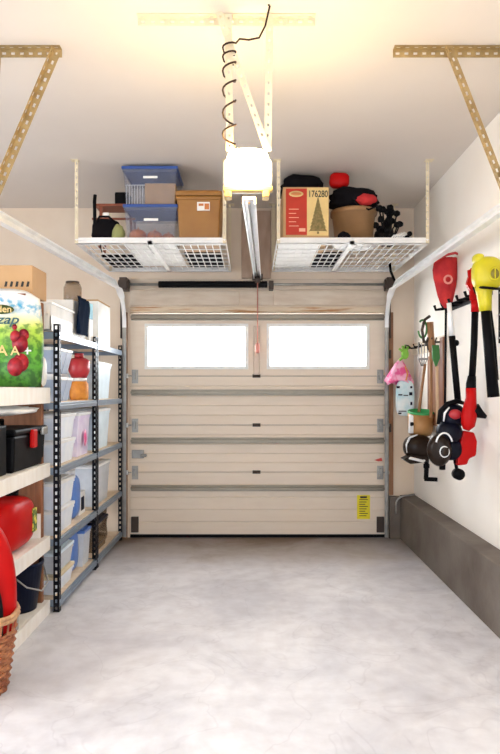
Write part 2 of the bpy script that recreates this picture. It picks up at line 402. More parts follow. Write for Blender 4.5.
# opener arm bracket on the door between the windows
xx = U(256.5, D)
b = MB(); b.box(xx-0.028, xx+0.028, -0.02, 0, V(375,D), V(326,D)); b.box(xx-0.02, xx+0.02, -0.06, -0.02, V(352,D), V(345,D))
b.build('operator_bracket', mat('bracket_tan', (0.62,0.50,0.40), 0.5, 0.3), door, bevel=0.005)

# ------------------------------------------------------------ tracks
def track(sg, xn, xf, zn, zf, yn, label):
    t = thing('door_track', label, 'track', (xf, D-0.055, 0))
    path = [(0, 0, 0.02), (0, 0, 0.6), (0, 0, 1.2), (0, 0, 1.80), (0, 0, zf-0.36)]
    r = 0.34
    for k in range(1, 9):
        a = PI/2*k/8; path.append((0, -(r-r*math.cos(a)), zf-0.34+r*math.sin(a)))
    yy = yn-(D-0.055); path.append((xn-xf, yy, zn))
    n = len(path); vs = []; fs = []
    K = 1.15; KF = lambda i: 1.0 if i < 12 else 1.5; KX = lambda i: 0.72 if i < 9 else 1.15
    prof = [(-0.026*sg, 0.0), (0.012*sg, 0.0), (0.026*sg, 0.008), (0.026*sg, 0.03), (0.012*sg, 0.036), (0.012*sg, 0.042), (0.030*sg, 0.036), (0.030*sg, 0.003), (0.012*sg, -0.005), (-0.026*sg, -0.005)]
    P = [Vector(p) for p in path]
    for i, p in enumerate(P):
        tt = (P[min(i+1,n-1)]-P[max(i-1,0)]).normalized(); nrm = Vector((1,0,0)).cross(tt)*-1
        nrm = Vector((0, -tt.z, tt.y))  # in the yz plane, pointing into the room / up
        for (a, c) in prof: vs.append(p+Vector((a*KX(i),0,0))+nrm*(c-0.02)*-K*KF(i))
    m = len(prof)
    def seg(i0, i1, nm, mm):
        fs = []
        for i in range(i0, i1):
            for k in range(m): fs.append((i*m+k-i0*m, i*m+(k+1)%m-i0*m, (i+1)*m+(k+1)%m-i0*m, (i+1)*m+k-i0*m))
        c_ = i1-i0
        fs.append(tuple(range(m))); fs.append(tuple(c_*m+k for k in range(m)))
        b = MB(); b._faces(vs[i0*m:(i1+1)*m], fs, False); b.build(nm, mm, t)
    seg(0, 4, 'vertical_rail', M_steel); seg(4, n-1, 'overhead_rail', M_track)  # one steel: overhead part whiter, its reflected light put into the colour
    for z in (0.35, 1.05, 1.75):
        MB().box(sg*0.032, sg*0.05, 0.0, 0.052, z-0.04, z+0.04).build('wall_bracket', M_dsteel, t, bevel=0.003)
    b = MB(); b.box(sg*0.033, sg*0.040, -0.02, 0.045, 1.9, zf+0.03); b.build('flag_bracket', M_dsteel, t)
    return t
track(-1, -1.32, -1.205, V(213,3.2), 2.36, 3.05, 'galvanised door track on the left that curves back over the shelving')
track(1, 1.285, 1.272, V(209,3.2)+0.02, 2.36, 3.05, 'galvanised door track on the right that curves back above the wall tools')

# cable conduit on the right jamb and footing
b = MB(); x_, y_ = 1.365, D-0.10
pts = [(1.352, y_-0.01, 0.25), (1.352, y_-0.01, 0.32)]+[(1.352+0.09*(1-math.cos(a)), y_-0.01, 0.335+0.08*math.sin(a)) for a in [PI/2*k/6 for k in range(7)]]+[(1.53, y_-0.01, 0.43)]
tag(b.tube(pts, 0.009, 8).build('conduit', M_steel), 'thin grey conduit bending over the concrete footing in the right corner', 'pipe')

# torsion spring assembly over the door
ts = thing('torsion_spring', 'torsion spring shaft above the door with black spring cover', 'spring', (0, D-0.09, V(286,D)))
MB().cyl((U(131,D),0,0),(U(386,D),0,0),0.012).build('shaft', M_steel, ts)
b = MB(); xa, xb = U(160,D), U(267,D); nn = 70
pts = [(xa+(xb-xa)*i/nn, 0, 0) for i in range(nn+1)]
b.tube(pts, [0.030+0.0025*(i % 2) for i in range(nn+1)], 16); b.build('spring', M_black, ts)
for u in (126, 387.5):
    xx = U(u, D); b = MB(); b.box(xx-0.035, xx+0.035, -0.055, 0.09, -0.055, 0.06); b.cyl((xx-0.05,0,0),(xx+0.05,0,0),0.045)
    b.build('end_bearing', M_dsteel, ts, bevel=0.004)
xx = U(270, D); b = MB(); b.box(xx-0.012, xx+0.03, -0.04, 0.076, -0.05, 0.03)
b.build('centre_bearing', M_dsteel, ts, bevel=0.003)

# ------------------------------------------------------------ hangers of perforated angle
def angle(b, p0, p1, w1, w2, s1, s2, pitch=0.045, hole=(0.02, 0.013)):
    b.perf(p0, p1, w1, 0.003, s1, pitch, hole); b.perf(p0, p1, w2, 0.003, s2, pitch, hole)
YH = 3.2
t = thing('track_hanger', 'perforated steel angle hanger on the ceiling at the left', 'bracket', (-1.32, YH, H))
b = MB(); angle(b, (-0.65, 0, -0.003), (U(62,YH)+1.32, 0, -0.003), 0.04, 0.04, (0,0,-1), (0,-1,0)); b.build('ceiling_angle', M_perf, t)
b = MB(); angle(b, (U(57,YH)+1.32, -0.045, -0.02), (-0.005, -0.045, V(205,YH)-H), 0.04, 0.03, (1,0,0), (0,-1,0)); b.build('diagonal_brace', M_perf, t)
b = MB(); angle(b, (U(3,YH)+1.32-0.03, -0.045, -0.02), (U(0,YH)+1.32-0.06, -0.045, V(205,YH)-H), 0.04, 0.03, (1,0,0), (0,-1,0)); b.build('vertical_strap', M_perf, t)
t = thing('track_hanger', 'perforated steel angle hanger on the ceiling at the right', 'bracket', (1.285, YH, H))
b = MB(); angle(b, (U(393,YH)-1.285, 0, -0.003), (0.255, 0, -0.003), 0.04, 0.04, (0,0,-1), (0,-1,0)); b.build('ceiling_angle', M_perf, t)
b = MB(); angle(b, (U(442,YH)-1.285, -0.045, -0.02), (-0.03, -0.045, V(196,YH)-H), 0.04, 0.03, (1,0,0), (0,-1,0)); b.build('diagonal_brace', M_perf, t)
b = MB(); angle(b, (U(497,YH)-1.285, -0.045, -0.02), (U(497,YH)-1.285, -0.045, V(196,YH)-H), 0.04, 0.03, (1,0,0), (0,-1,0)); b.build('vertical_strap', M_perf, t)

# ------------------------------------------------------------ opener
YO = 2.93
t = thing('opener_hanger', 'pale perforated straps holding up the opener from a ceiling angle', 'bracket', (0, YO, H))
b = MB(); angle(b, (U(138,YO), 0, -0.003), (U(315,YO), 0, -0.003), 0.035, 0.035, (0,0,-1), (0,-1,0)); b.build('ceiling_angle', M_perfw, t)
zb = 2.535-H
b = MB(); b.perf((U(225,YO), -0.04, -0.005), (U(226,YO), 0.02, zb), 0.034, 0.003, (1,0,0), 0.045, (0.014,0.010)); b.build('left_strap', M_perfw, t)
b = MB(); b.perf((U(266,YO), -0.04, -0.005), (U(264,YO), 0.02, zb), 0.034, 0.003, (1,0,0), 0.045, (0.014,0.010)); b.build('right_strap', M_perfw, t)
b = MB(); b.perf((U(216,YO), -0.045, -0.005), (U(264,YO), 0.012, zb), 0.030, 0.003, (1,0,0), 0.045, (0.014,0.010)); b.build('diagonal_strap', M_perfw, t)

op = thing('garage_door_opener', 'garage door opener with glowing lamp hanging from the ceiling', 'door opener', (U(248,3.05), 3.0, 2.33))
b = MB(); b.box(-0.118, 0.118, 0.02, 0.17, 0.065, 0.20); b.build('housing', M_white, op, bevel=0.02)
b = MB(); b.box(-0.118, 0.118, -0.02, 0.02, 0.028, 0.05); b.box(-0.112, -0.08, -0.02, 0.05, -0.0, 0.03).box(0.07, 0.102, -0.02, 0.05, -0.0, 0.03)
b.build('lamp_bracket', mat('bracket_lamplit', (0.55,0.36,0.10), 0.5), op, bevel=0.004)  # gold tone: the lamp's yellow light put into the bracket colour
M_lamp = mat('lit_lens', (1.0, 0.85, 0.5), 0.4, emit=(1.0, 0.70, 0.28), estr=75.0)
b = MB(); b.ell((0.0, -0.03, 0.135), 0.100, 0.075, 0.076, 28, 18, pw=0.55)
b.build('lamp_lens', M_lamp, op)
x1r, y1r, z1r = U(257.5,D-0.06)-op.location.x, D-0.06-3.0, V(276,D-0.06)-2.33
b = MB(); P0 = Vector((0.005, 0.10, 0.025)); P1 = Vector((x1r, y1r, z1r))
b.bar(P0+Vector((0,0,0.005)), P1, 0.066, 0.012); b.bar(P0+Vector((-0.030,0,-0.012)), P1+Vector((-0.030,0,-0.016)), 0.008, 0.026); b.bar(P0+Vector((0.030,0,-0.012)), P1+Vector((0.030,0,-0.016)), 0.008, 0.026)
b.build('rail', mat('bright_rail_steel', (0.88,0.90,0.93), 0.3, 0.2), op)
b = MB(); b.bar(P0+Vector((0,0,-0.02)), P1+Vector((0,0,-0.02)), 0.010, 0.008); b.build('drive_chain', M_dsteel, op)
b = MB(); b.box(x1r-0.05, x1r+0.05, y1r-0.02, y1r+0.028, z1r-0.04, z1r+0.02); b.build('header_bracket', M_dsteel, op, bevel=0.004)
b = MB(); cz = z1r-0.03
b.box(x1r-0.025, x1r+0.025, y1r-0.13, y1r-0.04, cz-0.05, cz-0.01)
b.build('trolley', M_dsteel, op, bevel=0.004)
b = MB(); b.bar((x1r, y1r-0.09, cz-0.05), (x1r, y1r-0.03, V(345,D)-2.33), 0.012, 0.006); b.build('door_arm', mat('rusty_arm', (0.35,0.14,0.09), 0.6, 0.3), op)
b = MB(); zt = V(349,D)-2.33
b.lathe([(0.004,zt+0.05),(0.018,zt+0.04),(0.022,zt),(0.018,zt-0.045),(0.003,zt-0.05)], (x1r+0.0, y1r-0.075, 0), 14)
b.tube([(x1r, y1r-0.10, cz-0.05), (x1r, y1r-0.075, zt+0.05)], 0.002, 6)
b.build('release_handle', mat('release_pink', (0.75,0.28,0.22), 0.5), op)

# power cord wound round the left strap
xs, ys = U(229.5,YO), YO-0.03
pts = [Vector((U(268,YO), YO-0.10, H-0.003)), Vector((U(270,YO), YO-0.09, V(14,YO))), Vector((U(265,YO), YO-0.085, V(36,YO))), Vector((U(259,YO), YO-0.085, V(48,YO))), Vector((U(249,YO), YO-0.085, V(50,YO))), Vector((U(240,YO), YO-0.08, V(48.5,YO)))]
turns = [(48,56), (56,66), (66,84), (84,104), (104,128), (128,146)]
for (va, vb) in turns:
    for k in range(12):
        a = 2*PI*k/12; vv = va+(vb-va)*k/12
        pts.append(Vector((xs+0.030*math.cos(a), ys-0.0+0.024*math.sin(a)*-1+ (0.012 if math.sin(a)<0 else -0.008), V(vv, YO))))
pts.append(Vector((xs+0.02, ys+0.06, V(146,YO))))
b = MB(); b.tube(pts, 0.0045, 8); tag(b.build('power_cord', mat('brown_cord',(0.03,0.012,0.006),0.5,spec=0.2)), 'dark power cord from the ceiling wound around the opener strap', 'cord')

# ------------------------------------------------------------ ceiling racks
RY0, RY1, RZ = 4.75, 5.90, 2.52
def ceiling_rack(xa, xb, label):
    t = thing('ceiling_rack', label, 'storage rack', (xa, RY0, RZ), 0, None); W = xb-xa; Dp = RY1-RY0
    b = MB()
    b.box(0, W, 0, 0.004, 0, 0.045).box(0, W, 0, 0.035, 0, 0.004).box(0, W, Dp-0.004, Dp, -0.0, 0.045).box(0, W, Dp-0.04, Dp, 0, 0.004)
    b.box(0, 0.004, 0, Dp, 0, 0.04).box(W-0.004, W, 0, Dp, 0, 0.04)
    b.box(W*0.48, W*0.48+0.035, 0, Dp, 0, 0.02)
    b.build('frame', M_white, t)
    b = MB(); r = 0.0032
    nx = 20; ny = 7
    for i in range(nx+1):
        x = W*i/nx; b.box(x-r, x+r, 0, Dp, 0.020, 0.020+2*r)
    for j in range(ny+1):
        y = Dp*j/ny; b.box(0, W, y-2*r, y+2*r, 0.025, 0.025+2*r)
    b.build('wire_deck', M_white, t)
    h = H-RZ
    for (x, y, s1) in ((0,0,1), (W,0,-1), (0,Dp-0.02,1), (W,Dp-0.02,-1)):
        b = MB(); b.perf((x, y-0.002, 0), (x, y-0.002, h), 0.024, 0.003, (s1,0,0), 0.05, (0.016,0.008))
        b.perf((x, y-0.002, 0), (x, y-0.002, h), 0.02, 0.003, (0,1,0), 0.05, (0.016,0.008))
        b.box(x-0.03, x+0.03, y-0.03, y+0.03, h-0.004, h); b.build('ceiling_post', M_perfw, t)
    return t
lr0, lr1 = U(75,RY0), U(226,RY0); rr0, rr1 = U(277,RY0), U(429,RY0)
ceiling_rack(lr0, lr1, 'white wire ceiling rack on the left holding plastic totes')
ceiling_rack(rr0, rr1, 'white wire ceiling rack on the right holding a tree box and bin')
ZD = RZ+0.031
# white sheets of board lying in the racks under the load
tag(MB().box(lr0+0.345, lr0+0.73, RY0+0.02, RY1-0.12, ZD, ZD+0.006).build('shelf_liner', M_white), 'white liner sheet lying under the stacked blue lidded totes', 'liner sheet')
tag(MB().box(rr0+0.02, rr0+0.34, RY0+0.02, RY1-0.05, ZD, ZD+0.006).build('shelf_liner', M_white), 'white liner sheet lying under the red tree box', 'liner sheet')

for (xa_, xb2, ya_, yb3, lab_) in ((lr0+0.05, lr0+0.33, 0.62, 1.10, 'flat black sheet added to darken the back left of the left ceiling rack'), (lr0+0.77, lr1-0.06, 0.52, 1.08, 'flat black sheet added to darken the deck behind the brown tote'), (rr0+0.36, rr0+0.60, 0.52, 1.08, 'flat black sheet added to darken the deck behind the bronze tub')):
    o = MB().box(0, xb2-xa_, 0, yb3-ya_, 0, 0.02).build('dark_sheet', M_blackf, bevel=0.006); o.location = (xa_, RY0+ya_, ZD); tag(o, lab_, 'sheet')  # sheets added only to darken the decks seen from below
def tote(name, label, cat, loc, w, d, h, mb, ml, rz=0, group=None, lidh=0.03, handles=False, clear=True, sub=None):
    t = thing(name, label, cat, loc, rz, group)
    b = MB(); k = 0.86; th = 0.004; hb = h-lidh
    o1 = [(-w*k/2,-d*k/2),(w*k/2,-d*k/2),(w*k/2,d*k/2),(-w*k/2,d*k/2)]; o2 = [(-w*.95/2,-d*.95/2),(w*.95/2,-d*.95/2),(w*.95/2,d*.95/2),(-w*.95/2,d*.95/2)]
    vs = [(x,y,0) for x,y in o1]+[(x,y,hb) for x,y in o2]
    f = lambda p: (p[0]-math.copysign(th,p[0]), p[1]-math.copysign(th,p[1]))
    vs += [(*f(p), th) for p in o1]+[(*f(p), hb) for p in o2]
    fs = [(0,3,2,1),(0,1,5,4),(1,2,6,5),(2,3,7,6),(3,0,4,7),(8,9,10,11),(8,12,13,9),(9,13,14,10),(10,14,15,11),(11,15,12,8),(4,5,13,12),(5,6,14,13),(6,7,15,14),(7,4,12,15)]
    b._faces(vs, fs)
    # rim and corner ribs
    zr = hb-0.02
    for (a0,a1,c0,c1) in ((-w*.48,w*.48,-d*.485,-d*.472),(-w*.48,w*.48,d*.472,d*.485),(-w*.485,-w*.475,-d*.48,d*.48),(w*.475,w*.485,-d*.48,d*.48)):
        b.box(a0,a1,c0,c1,zr,hb)
    b.build('body', mb, t)
    b = MB(); b.box(-w/2, w/2, -d/2, d/2, hb, h-0.008); b.box(-w*.44, w*.44, -d*.42, d*.42, h-0.008, h)
    b.build('lid', ml, t, bevel=0.006)
    return t
# left rack: blue lidded totes and brown tote, s ~ 125 px/m at y ~ 5.0
yT = RY0+0.26; zT = ZD+0.0065
sx = U(177,RY0+0.05)-U(122,RY0+0.05); xc = (U(177,RY0+0.05)+U(122,RY0+0.05))/2
h1 = 0.285
tA = tote('storage_tote', 'clear tote with blue lid holding orange gourds, under another tote', 'storage tote', (xc+0.005, yT, zT), sx, 0.42, h1, M_clear, M_blue)
tB = tote('storage_tote', 'clear tote with blue lid at the top of the stack on the left ceiling rack', 'storage tote', (xc, yT, zT+h1+0.001), sx+0.01, 0.42, 0.292, M_clear, M_blue)
for i, (dx, dy, r) in enumerate(((-0.11,-0.10,0.066),(0.02,-0.09,0.06),(0.125,-0.08,0.05))):
    g = MB(); 
    vs = []; 
    for ii in range(13):
        ph = -PI/2+PI*ii/12
        for kk in range(32):
            th = 2*PI*kk/32; rr = r*(1+0.06*math.cos(8*th))
            vs.append((rr*math.cos(ph)*math.cos(th), rr*math.cos(ph)*math.sin(th), r*0.8*math.sin(ph)+r*0.8))
    g._faces(vs, [(a*32+k, a*32+(k+1)%32, (a+1)*32+(k+1)%32, (a+1)*32+k) for a in range(12) for k in range(32)], True)
    g.cyl((0,0,r*1.5),(0.006,0,r*1.85),0.007,0.004,8)
    o = g.build('decorative_gourd', M_pump); o.location = (xc+dx, yT+dy, zT+0.0045)
    tag(o, 'orange ribbed gourd inside the lower blue lidded tote', 'gourd', 'gourds in the clear tote')
o = MB().box(-0.12,0.12,-0.10,0.10,0,0.17).build('cardboard_box', M_card, bevel=0.004); o.location = (xc+0.07, yT-0.03, zT+h1+0.007)
tag(o, 'tan box inside the upper blue lidded tote', 'box')
b = MB()
for k in range(8): b.box(-0.075+k*0.021, -0.071+k*0.021, -0.004, 0, 0, 0.16)
b.box(-0.08,0.08,-0.004,0,0,0.005).box(-0.08,0.08,-0.004,0,0.155,0.16)
o = b.build('wire_rack', M_white); o.location = (xc-0.12, yT-0.12, zT+h1+0.007); tag(o, 'white wire grid standing inside the upper blue lidded tote', 'wire rack')
for zz, tt, nm in ((0.15, tA, 0), (0.19, tB, 1)):
    o = MB().box(-0.05, 0.06, -0.2045, -0.201, zz, zz+0.018).build('paper_label', M_whitep, tt)
# brown tote
bt = thing('storage_tote', 'large brown plastic tote with lid and white sticker', 'storage tote', (U(198.7,RY0+0.06), RY0+0.27, ZD)); 
bw = U(221.5,RY0+0.06)-U(175.5,RY0+0.06)
b = MB(); b.taper((0,0), bw*0.86, 0.37, bw*0.96, 0.42, 0, 0.345); b.box(-bw*.5,bw*.5,-0.22,0.22,0.318,0.348)
b.build('body', M_btote, bt, bevel=0.012)
b = MB(); b.box(-bw*.505, bw*.505, -0.225, 0.225, 0.350, 0.385); b.box(-bw*.44, bw*.44, -0.19, 0.19, 0.385, 0.40)
b.build('lid', M_btote, bt, bevel=0.008)
stk = MB().box(-0.012, 0.085, -0.2155, -0.204, 0.235, 0.30).build('sticker', M_whitep, bt)
MB().box(0.045, 0.08, -0.2165, -0.2155, 0.243, 0.288).build('sticker_print', mat('orange_print',(0.6,0.2,0.05),0.6), stk)
MB().box(0.0, 0.038, -0.2165, -0.2155, 0.270, 0.288).build('sticker_print', mat('orange_print',(0.6,0.2,0.05),0.6), stk)
# black bag with carrying tube, red-brown boards, black case
bx = U(103, 4.85)
t = thing('camp_bag', 'black padded bag with upright handle at the left of the left ceiling rack', 'bag', (bx, 4.93, ZD))
MB().ell((0.01,0,0.10), 0.115, 0.06, 0.10, 24, 16, pw=0.7, lump=0.08).build('bag_body', M_blackf, t)
b = MB(); b.tube([(-0.075,-0.03,0.12),(-0.078,-0.03,0.33),(-0.076,-0.02,0.385)], 0.014, 10); b.build('handle', M_black, t)
b = MB(); b.tube([(-0.06,-0.05,0.16),(-0.03,-0.065,0.205),(0.04,-0.065,0.205),(0.09,-0.05,0.16)], 0.009, 8); b.tube([(-0.03,-0.06,0.02),(-0.02,-0.06,-0.05),(-0.015,-0.05,-0.07)],0.004,6); b.build('strap', M_blackf, t)
MB().box(-0.0, 0.04, -0.07, -0.055, 0.205, 0.235).build('buckle', M_whitep, t)
t = thing('folding_stool', 'red-brown wooden folding stool behind the black bag', 'stool', (bx+0.045, 5.16, ZD))
b = MB(); b.box(-0.17,0.16,-0.08,0.12,0.35,0.37); b.build('seat', M_redwd, t, bevel=0.004)
b = MB(); b.box(-0.19,0.16,-0.08,-0.06,0.24,0.255); b.build('crossbar', M_redwd, t)
for s_ in (-1, 1): MB().bar((s_*0.13,-0.06,0),(s_*0.12,-0.06,0.35),0.02,0.02).build('leg', M_redwd, t); MB().bar((s_*0.13,0.1,0),(s_*0.12,0.1,0.35),0.02,0.02).build('leg', M_redwd, t)
b = MB(); b.box(-0.055,0.06,-0.06,0.06,0,0.10); b.build('x', M_black, None, bevel=0.01)
o = bpy.data.objects['x']; o.name = 'camera_case'; o.location = (bx+0.09, 5.16, ZD+0.371); tag(o, 'small black case on top of the red-brown stool', 'case')
b = MB(); b.ell((0,0,0.07), 0.05, 0.05, 0.07, 14, 10, lump=0.2); o = b.build('cloth_bundle', mat('olive_cloth',(0.35,0.36,0.14),0.9)); o.location = (U(118.5,4.86), 4.86, ZD); tag(o, 'small olive bundle squeezed beside the black bag', 'cloth')

# right rack: tree box
yb = RY0+0.03
x0b, x1b = U(283,yb), U(329,yb); bwid = x1b-x0b; bh = V(187,yb)-ZD
t = thing('christmas_tree_box', 'red and cream artificial tree box numbered 176280', 'box', ((x0b+x1b)/2, yb, ZD+0.0065))
b = MB(); b.box(-bwid/2, bwid/2, 0, 0.62, 0, bh-0.0065); b.build('carton', M_card, t, bevel=0.003)
xm = -bwid/2+bwid*0.52
MB().box(-bwid/2+0.022, xm, -0.002, 0, 0.035, bh-0.02).build('red_panel', M_boxred, t)
MB().box(xm, bwid/2-0.004, -0.002, 0, 0.03, bh-0.012).build('cream_panel', M_cream, t)
b = MB(); b.lathe([(0,0.0),(0.055,0.0),(0.055,0.0012),(0,0.0012)], (0,0,0), 28, 1.0, 0.42, Matrix.Rotation(PI/2,3,'X')); o = b.build('emblem', M_cream, t); o.location = (-bwid/2+0.10, -0.0022, bh-0.06)
b = MB(); b.lathe([(0,0.0),(0.040,0.0),(0.040,0.0012),(0,0.0012)], (0,0,0), 28, 1.0, 0.30, Matrix.Rotation(PI/2,3,'X')); o = b.build('emblem_print', mat('pale_red_oval',(0.7,0.25,0.08),0.6), t); o.location = (-bwid/2+0.10, -0.0036, bh-0.06)
text('176280', 0.070, M_ink, t, (xm+(bwid/2-xm)/2, -0.003, bh-0.062), (PI/2,0,0), sx=0.72)
# printed tree with a jagged outline
poly = []; cx_ = xm+(bwid/2-xm)/2; zt = bh-0.095; zb_ = 0.06; n = 9
L_, R_ = [], []
for k in range(n+1):
    f_ = k/n; wv = 0.004+0.066*f_; zz = zt+(zb_-zt)*f_
    R_ += [(cx_+wv, zz), (cx_+wv*0.82, zz+0.004)]; L_ += [(cx_-wv, zz), (cx_-wv*0.82, zz+0.004)]
b = MB(); b.prism([(cx_, zt+0.02)]+R_+L_[::-1], 'y', -0.0035, -0.002); b.box(cx_-0.008, cx_+0.008, -0.0035, -0.002, zb_-0.018, zb_)
b.build('tree_print', mat('tree_print_green', (0.16, 0.13, 0.04), 0.7, col2=(0.30,0.20,0.07), scale=60), t)
b = MB()
for k in range(5): b.box(-bwid/2+0.045, -bwid/2+0.12-(k%2)*0.02, -0.003, -0.002, 0.10+k*0.032, 0.105+k*0.032)
b.box(xm-0.06, xm-0.012, -0.003, -0.002, 0.06, 0.085); b.build('print', mat('pale_red_print',(0.85,0.45,0.3),0.6), t)
# black duffel on the tree box
t = thing('duffel_bag', 'black soft bag lying on top of the tree box', 'bag', ((x0b+x1b)/2, 5.12, ZD+bh+0.006))
MB().ell((0.0,0.02,0.085), 0.17, 0.19, 0.09, 24, 14, pw=0.7, lump=0.22).build('bag_body', M_blackf, t)
MB().ell((0.10,-0.13,0.045), 0.04, 0.02, 0.02, 12, 8).build('bag_tag', M_redf, t)
# bronze bin with bag on top
xb_ = U(354,5.0)
o = MB().lathe([(0,0),(0.16,0),(0.185,0.018),(0.18,0.02),(0.15,0.006),(0,0.006)], (0,0,0), 36).build('white_tray', M_white); o.location=(xb_+0.01,5.0,ZD); tag(o,'white round tray under the bronze tub','tray')
t = thing('round_bin', 'round bronze brown tub under the black and red bag', 'tub', (xb_, 5.02, ZD+0.0065))
b = MB(); b.lathe([(0,0),(0.145,0),(0.172,0.25),(0.18,0.25),(0.18,0.265),(0.168,0.265),(0.14,0.006),(0,0.006)], (0,0,0), 36); b.build('tub_body', M_bronze, t)
b = MB(); b.lathe([(0.185,0.245),(0.188,0.275),(0.16,0.285),(0,0.285)], (0,0,0), 36); b.build('lid', M_bronze, t)
t = thing('sports_bag', 'black and red bag slumped on the bronze tub', 'bag', (xb_+0.01, 5.02, ZD+0.294))
MB().ell((-0.01,0.0,0.08), 0.185, 0.13, 0.085, 24, 14, pw=0.7, lump=0.3).build('bag_body', M_blackf, t)
MB().ell((0.07,-0.10,0.06), 0.085, 0.05, 0.045, 18, 12, lump=0.3).build('side_pocket', M_redf, t)
b = MB(); b.tube([(-0.06,-0.10,0.08),(0.0,-0.16,0.0),(0.08,-0.17,-0.04),(0.15,-0.13,0.0),(0.16,-0.08,0.06)], 0.007, 8); b.build('strap', M_blackf, t)
o = MB().ell((0,0,0.0), 0.08, 0.055, 0.058, 16, 12, pw=0.6, lump=0.1).build('red_pouch', M_red); o.location = (U(341,4.9), 5.0, 3.078)
tag(o, 'bright red pouch on top of the slumped black bag above the tub', 'pouch')
b = MB(); b.ell((0,0,0.035),0.05,0.035,0.035,16,10,lump=0.2).tube([(-0.03,-0.01,0),(-0.035,-0.02,0.03)],0.01,8); o = b.build('work_glove', M_blackf); o.location=(U(344,4.8), 4.80, ZD+0.0); tag(o,'small black glove lying in front of the bronze tub','glove')
# bundle of black pine cone picks
t = thing('branch_bundle', 'bundle of black knobby artificial branches at the right of the right rack', 'decoration', (U(388,4.95), 4.97, ZD))
b = MB(); rnd = random.Random(3)
tips = []
for k in range(22):
    a = rnd.uniform(0, 2*PI); hh = rnd.uniform(0.06, 0.30); lean = rnd.uniform(0.02, 0.12)
    tx = -0.03+lean*math.cos(a)+0.05*(0.27-hh)/0.19; ty = lean*0.6*math.sin(a); tips.append((tx, ty, hh))
    b.tube([(rnd.uniform(-.05,.05), rnd.uniform(-.03,.03), 0.0), (tx*0.7, ty*0.7, hh*0.6), (tx, ty, hh)], 0.006, 6)
b.ell((-0.02,0,0.07),0.09,0.06,0.07,16,10,lump=0.3)
b.build('stems', M_black, t)
for (tx, ty, hh) in tips:
    g = MB(); g.ell((tx,ty,hh),0.028,0.026,0.024,10,7,lump=0.3)
    for q in range(5): g.ell((tx+0.018*math.cos(q*1.26),ty+0.018*math.sin(q*1.26),hh+0.004),0.010,0.010,0.012,6,4)
    g.build('knob', M_black, t)
t = thing('cable_coil', 'white cable coil lying in front of the black branches', 'cable', (U(398,4.82), 4.83, ZD))
b = MB()
for k in range(5):
    b.tube([(-0.06+0.02*k, 0.0, 0.012), (-0.03+0.02*k, 0.0, 0.05+0.006*k), (0.01+0.02*k, 0.01, 0.055), (0.05+0.012*k, 0.01, 0.01)], 0.006, 6)
b.build('cable', M_whitep, t)
b = MB()
for (a_, c_) in ((0.07,0.03),(0.09,0.06),(0.10,0.015)): b.ell((a_,-0.01,c_),0.022,0.02,0.02,8,6)
b.build('plug', M_black, t)
b = MB(); b.tube([(rr1-0.09,RY1-0.2,RZ+0.05),(rr1-0.08,RY1-0.2,RZ-0.03),(rr1-0.04,RY1-0.19,RZ-0.12)],0.012,8)
tag(b.build('dangling_strap', M_black), 'black strap dangling below the right end of the right ceiling rack', 'strap')

# ------------------------------------------------------------ boltless steel racks
SX = -1.225; SD = 0.42
RZs = [0.03, 0.415, 0.87, 1.285, 1.735]
def boltless(y0, y1, label):
    t = thing('steel_shelving', label, 'shelving unit', (SX, y0, 0)); L = y1-y0
    for (x, y, sx_, sy_) in ((0,0,-1,1),(0,L,-1,-1),(-SD,0,1,1),(-SD,L,1,-1)):
        b = MB(); b.perf((x,y,0),(x,y,1.83),0.036,0.003,(sx_,0,0),0.045,(0.022,0.014)); b.perf((x,y,0),(x,y,1.83),0.036,0.003,(0,sy_,0),0.045,(0.022,0.014))
        b.box(x-0.002 if sx_>0 else x-0.038, x+0.038 if sx_>0 else x+0.002, y-0.002 if sy_>0 else y-0.038, y+0.038 if sy_>0 else y+0.002, 0, 0.004)
        b.build('upright', M_rackblk, t)
    for z in RZs:
        b = MB(); b.box(-0.02,0.002,0.004,L-0.004,z,z+0.045); b.box(-0.012,0.006,0.004,L-0.004,z+0.018,z+0.028); b.box(-SD,-SD+0.01,0.004,L-0.004,z,z+0.045).box(-SD+0.01,-0.02,0.004,0.014,z,z+0.045).box(-SD+0.01,-0.02,L-0.014,L-0.004,z,z+0.045)
        bb = b.build('shelf_frame', M_rackbeam, t, bevel=0.002)
        MB().box(-SD+0.012,-0.021,0.015,L-0.015,z+0.034,z+0.050).build('shelf_board', M_board, t)
    return t
YA0, YA1, YB0, YB1 = 3.98, 4.945, 4.965, 5.91
boltless(YA0, YA1, 'dark steel shelving unit next to the white wooden shelves')
boltless(YB0, YB1, 'dark steel shelving unit in the corner beside the garage door')
ST = [z+0.0505 for z in RZs]

def bin_(label, y, z, w, d, h, body, lid, x=None, rz=PI/2, name='plastic_bin', group=None):
    xx = SX-0.03-d/2 if x is None else x
    return tote(name, label, 'storage bin', (xx, y, z), w, d, h, body, lid, rz, group)
# unit A (nearest)
yA = lambda u: F*(SX-0.03)/(u-CX)    # depth at which the shelf front passes column u
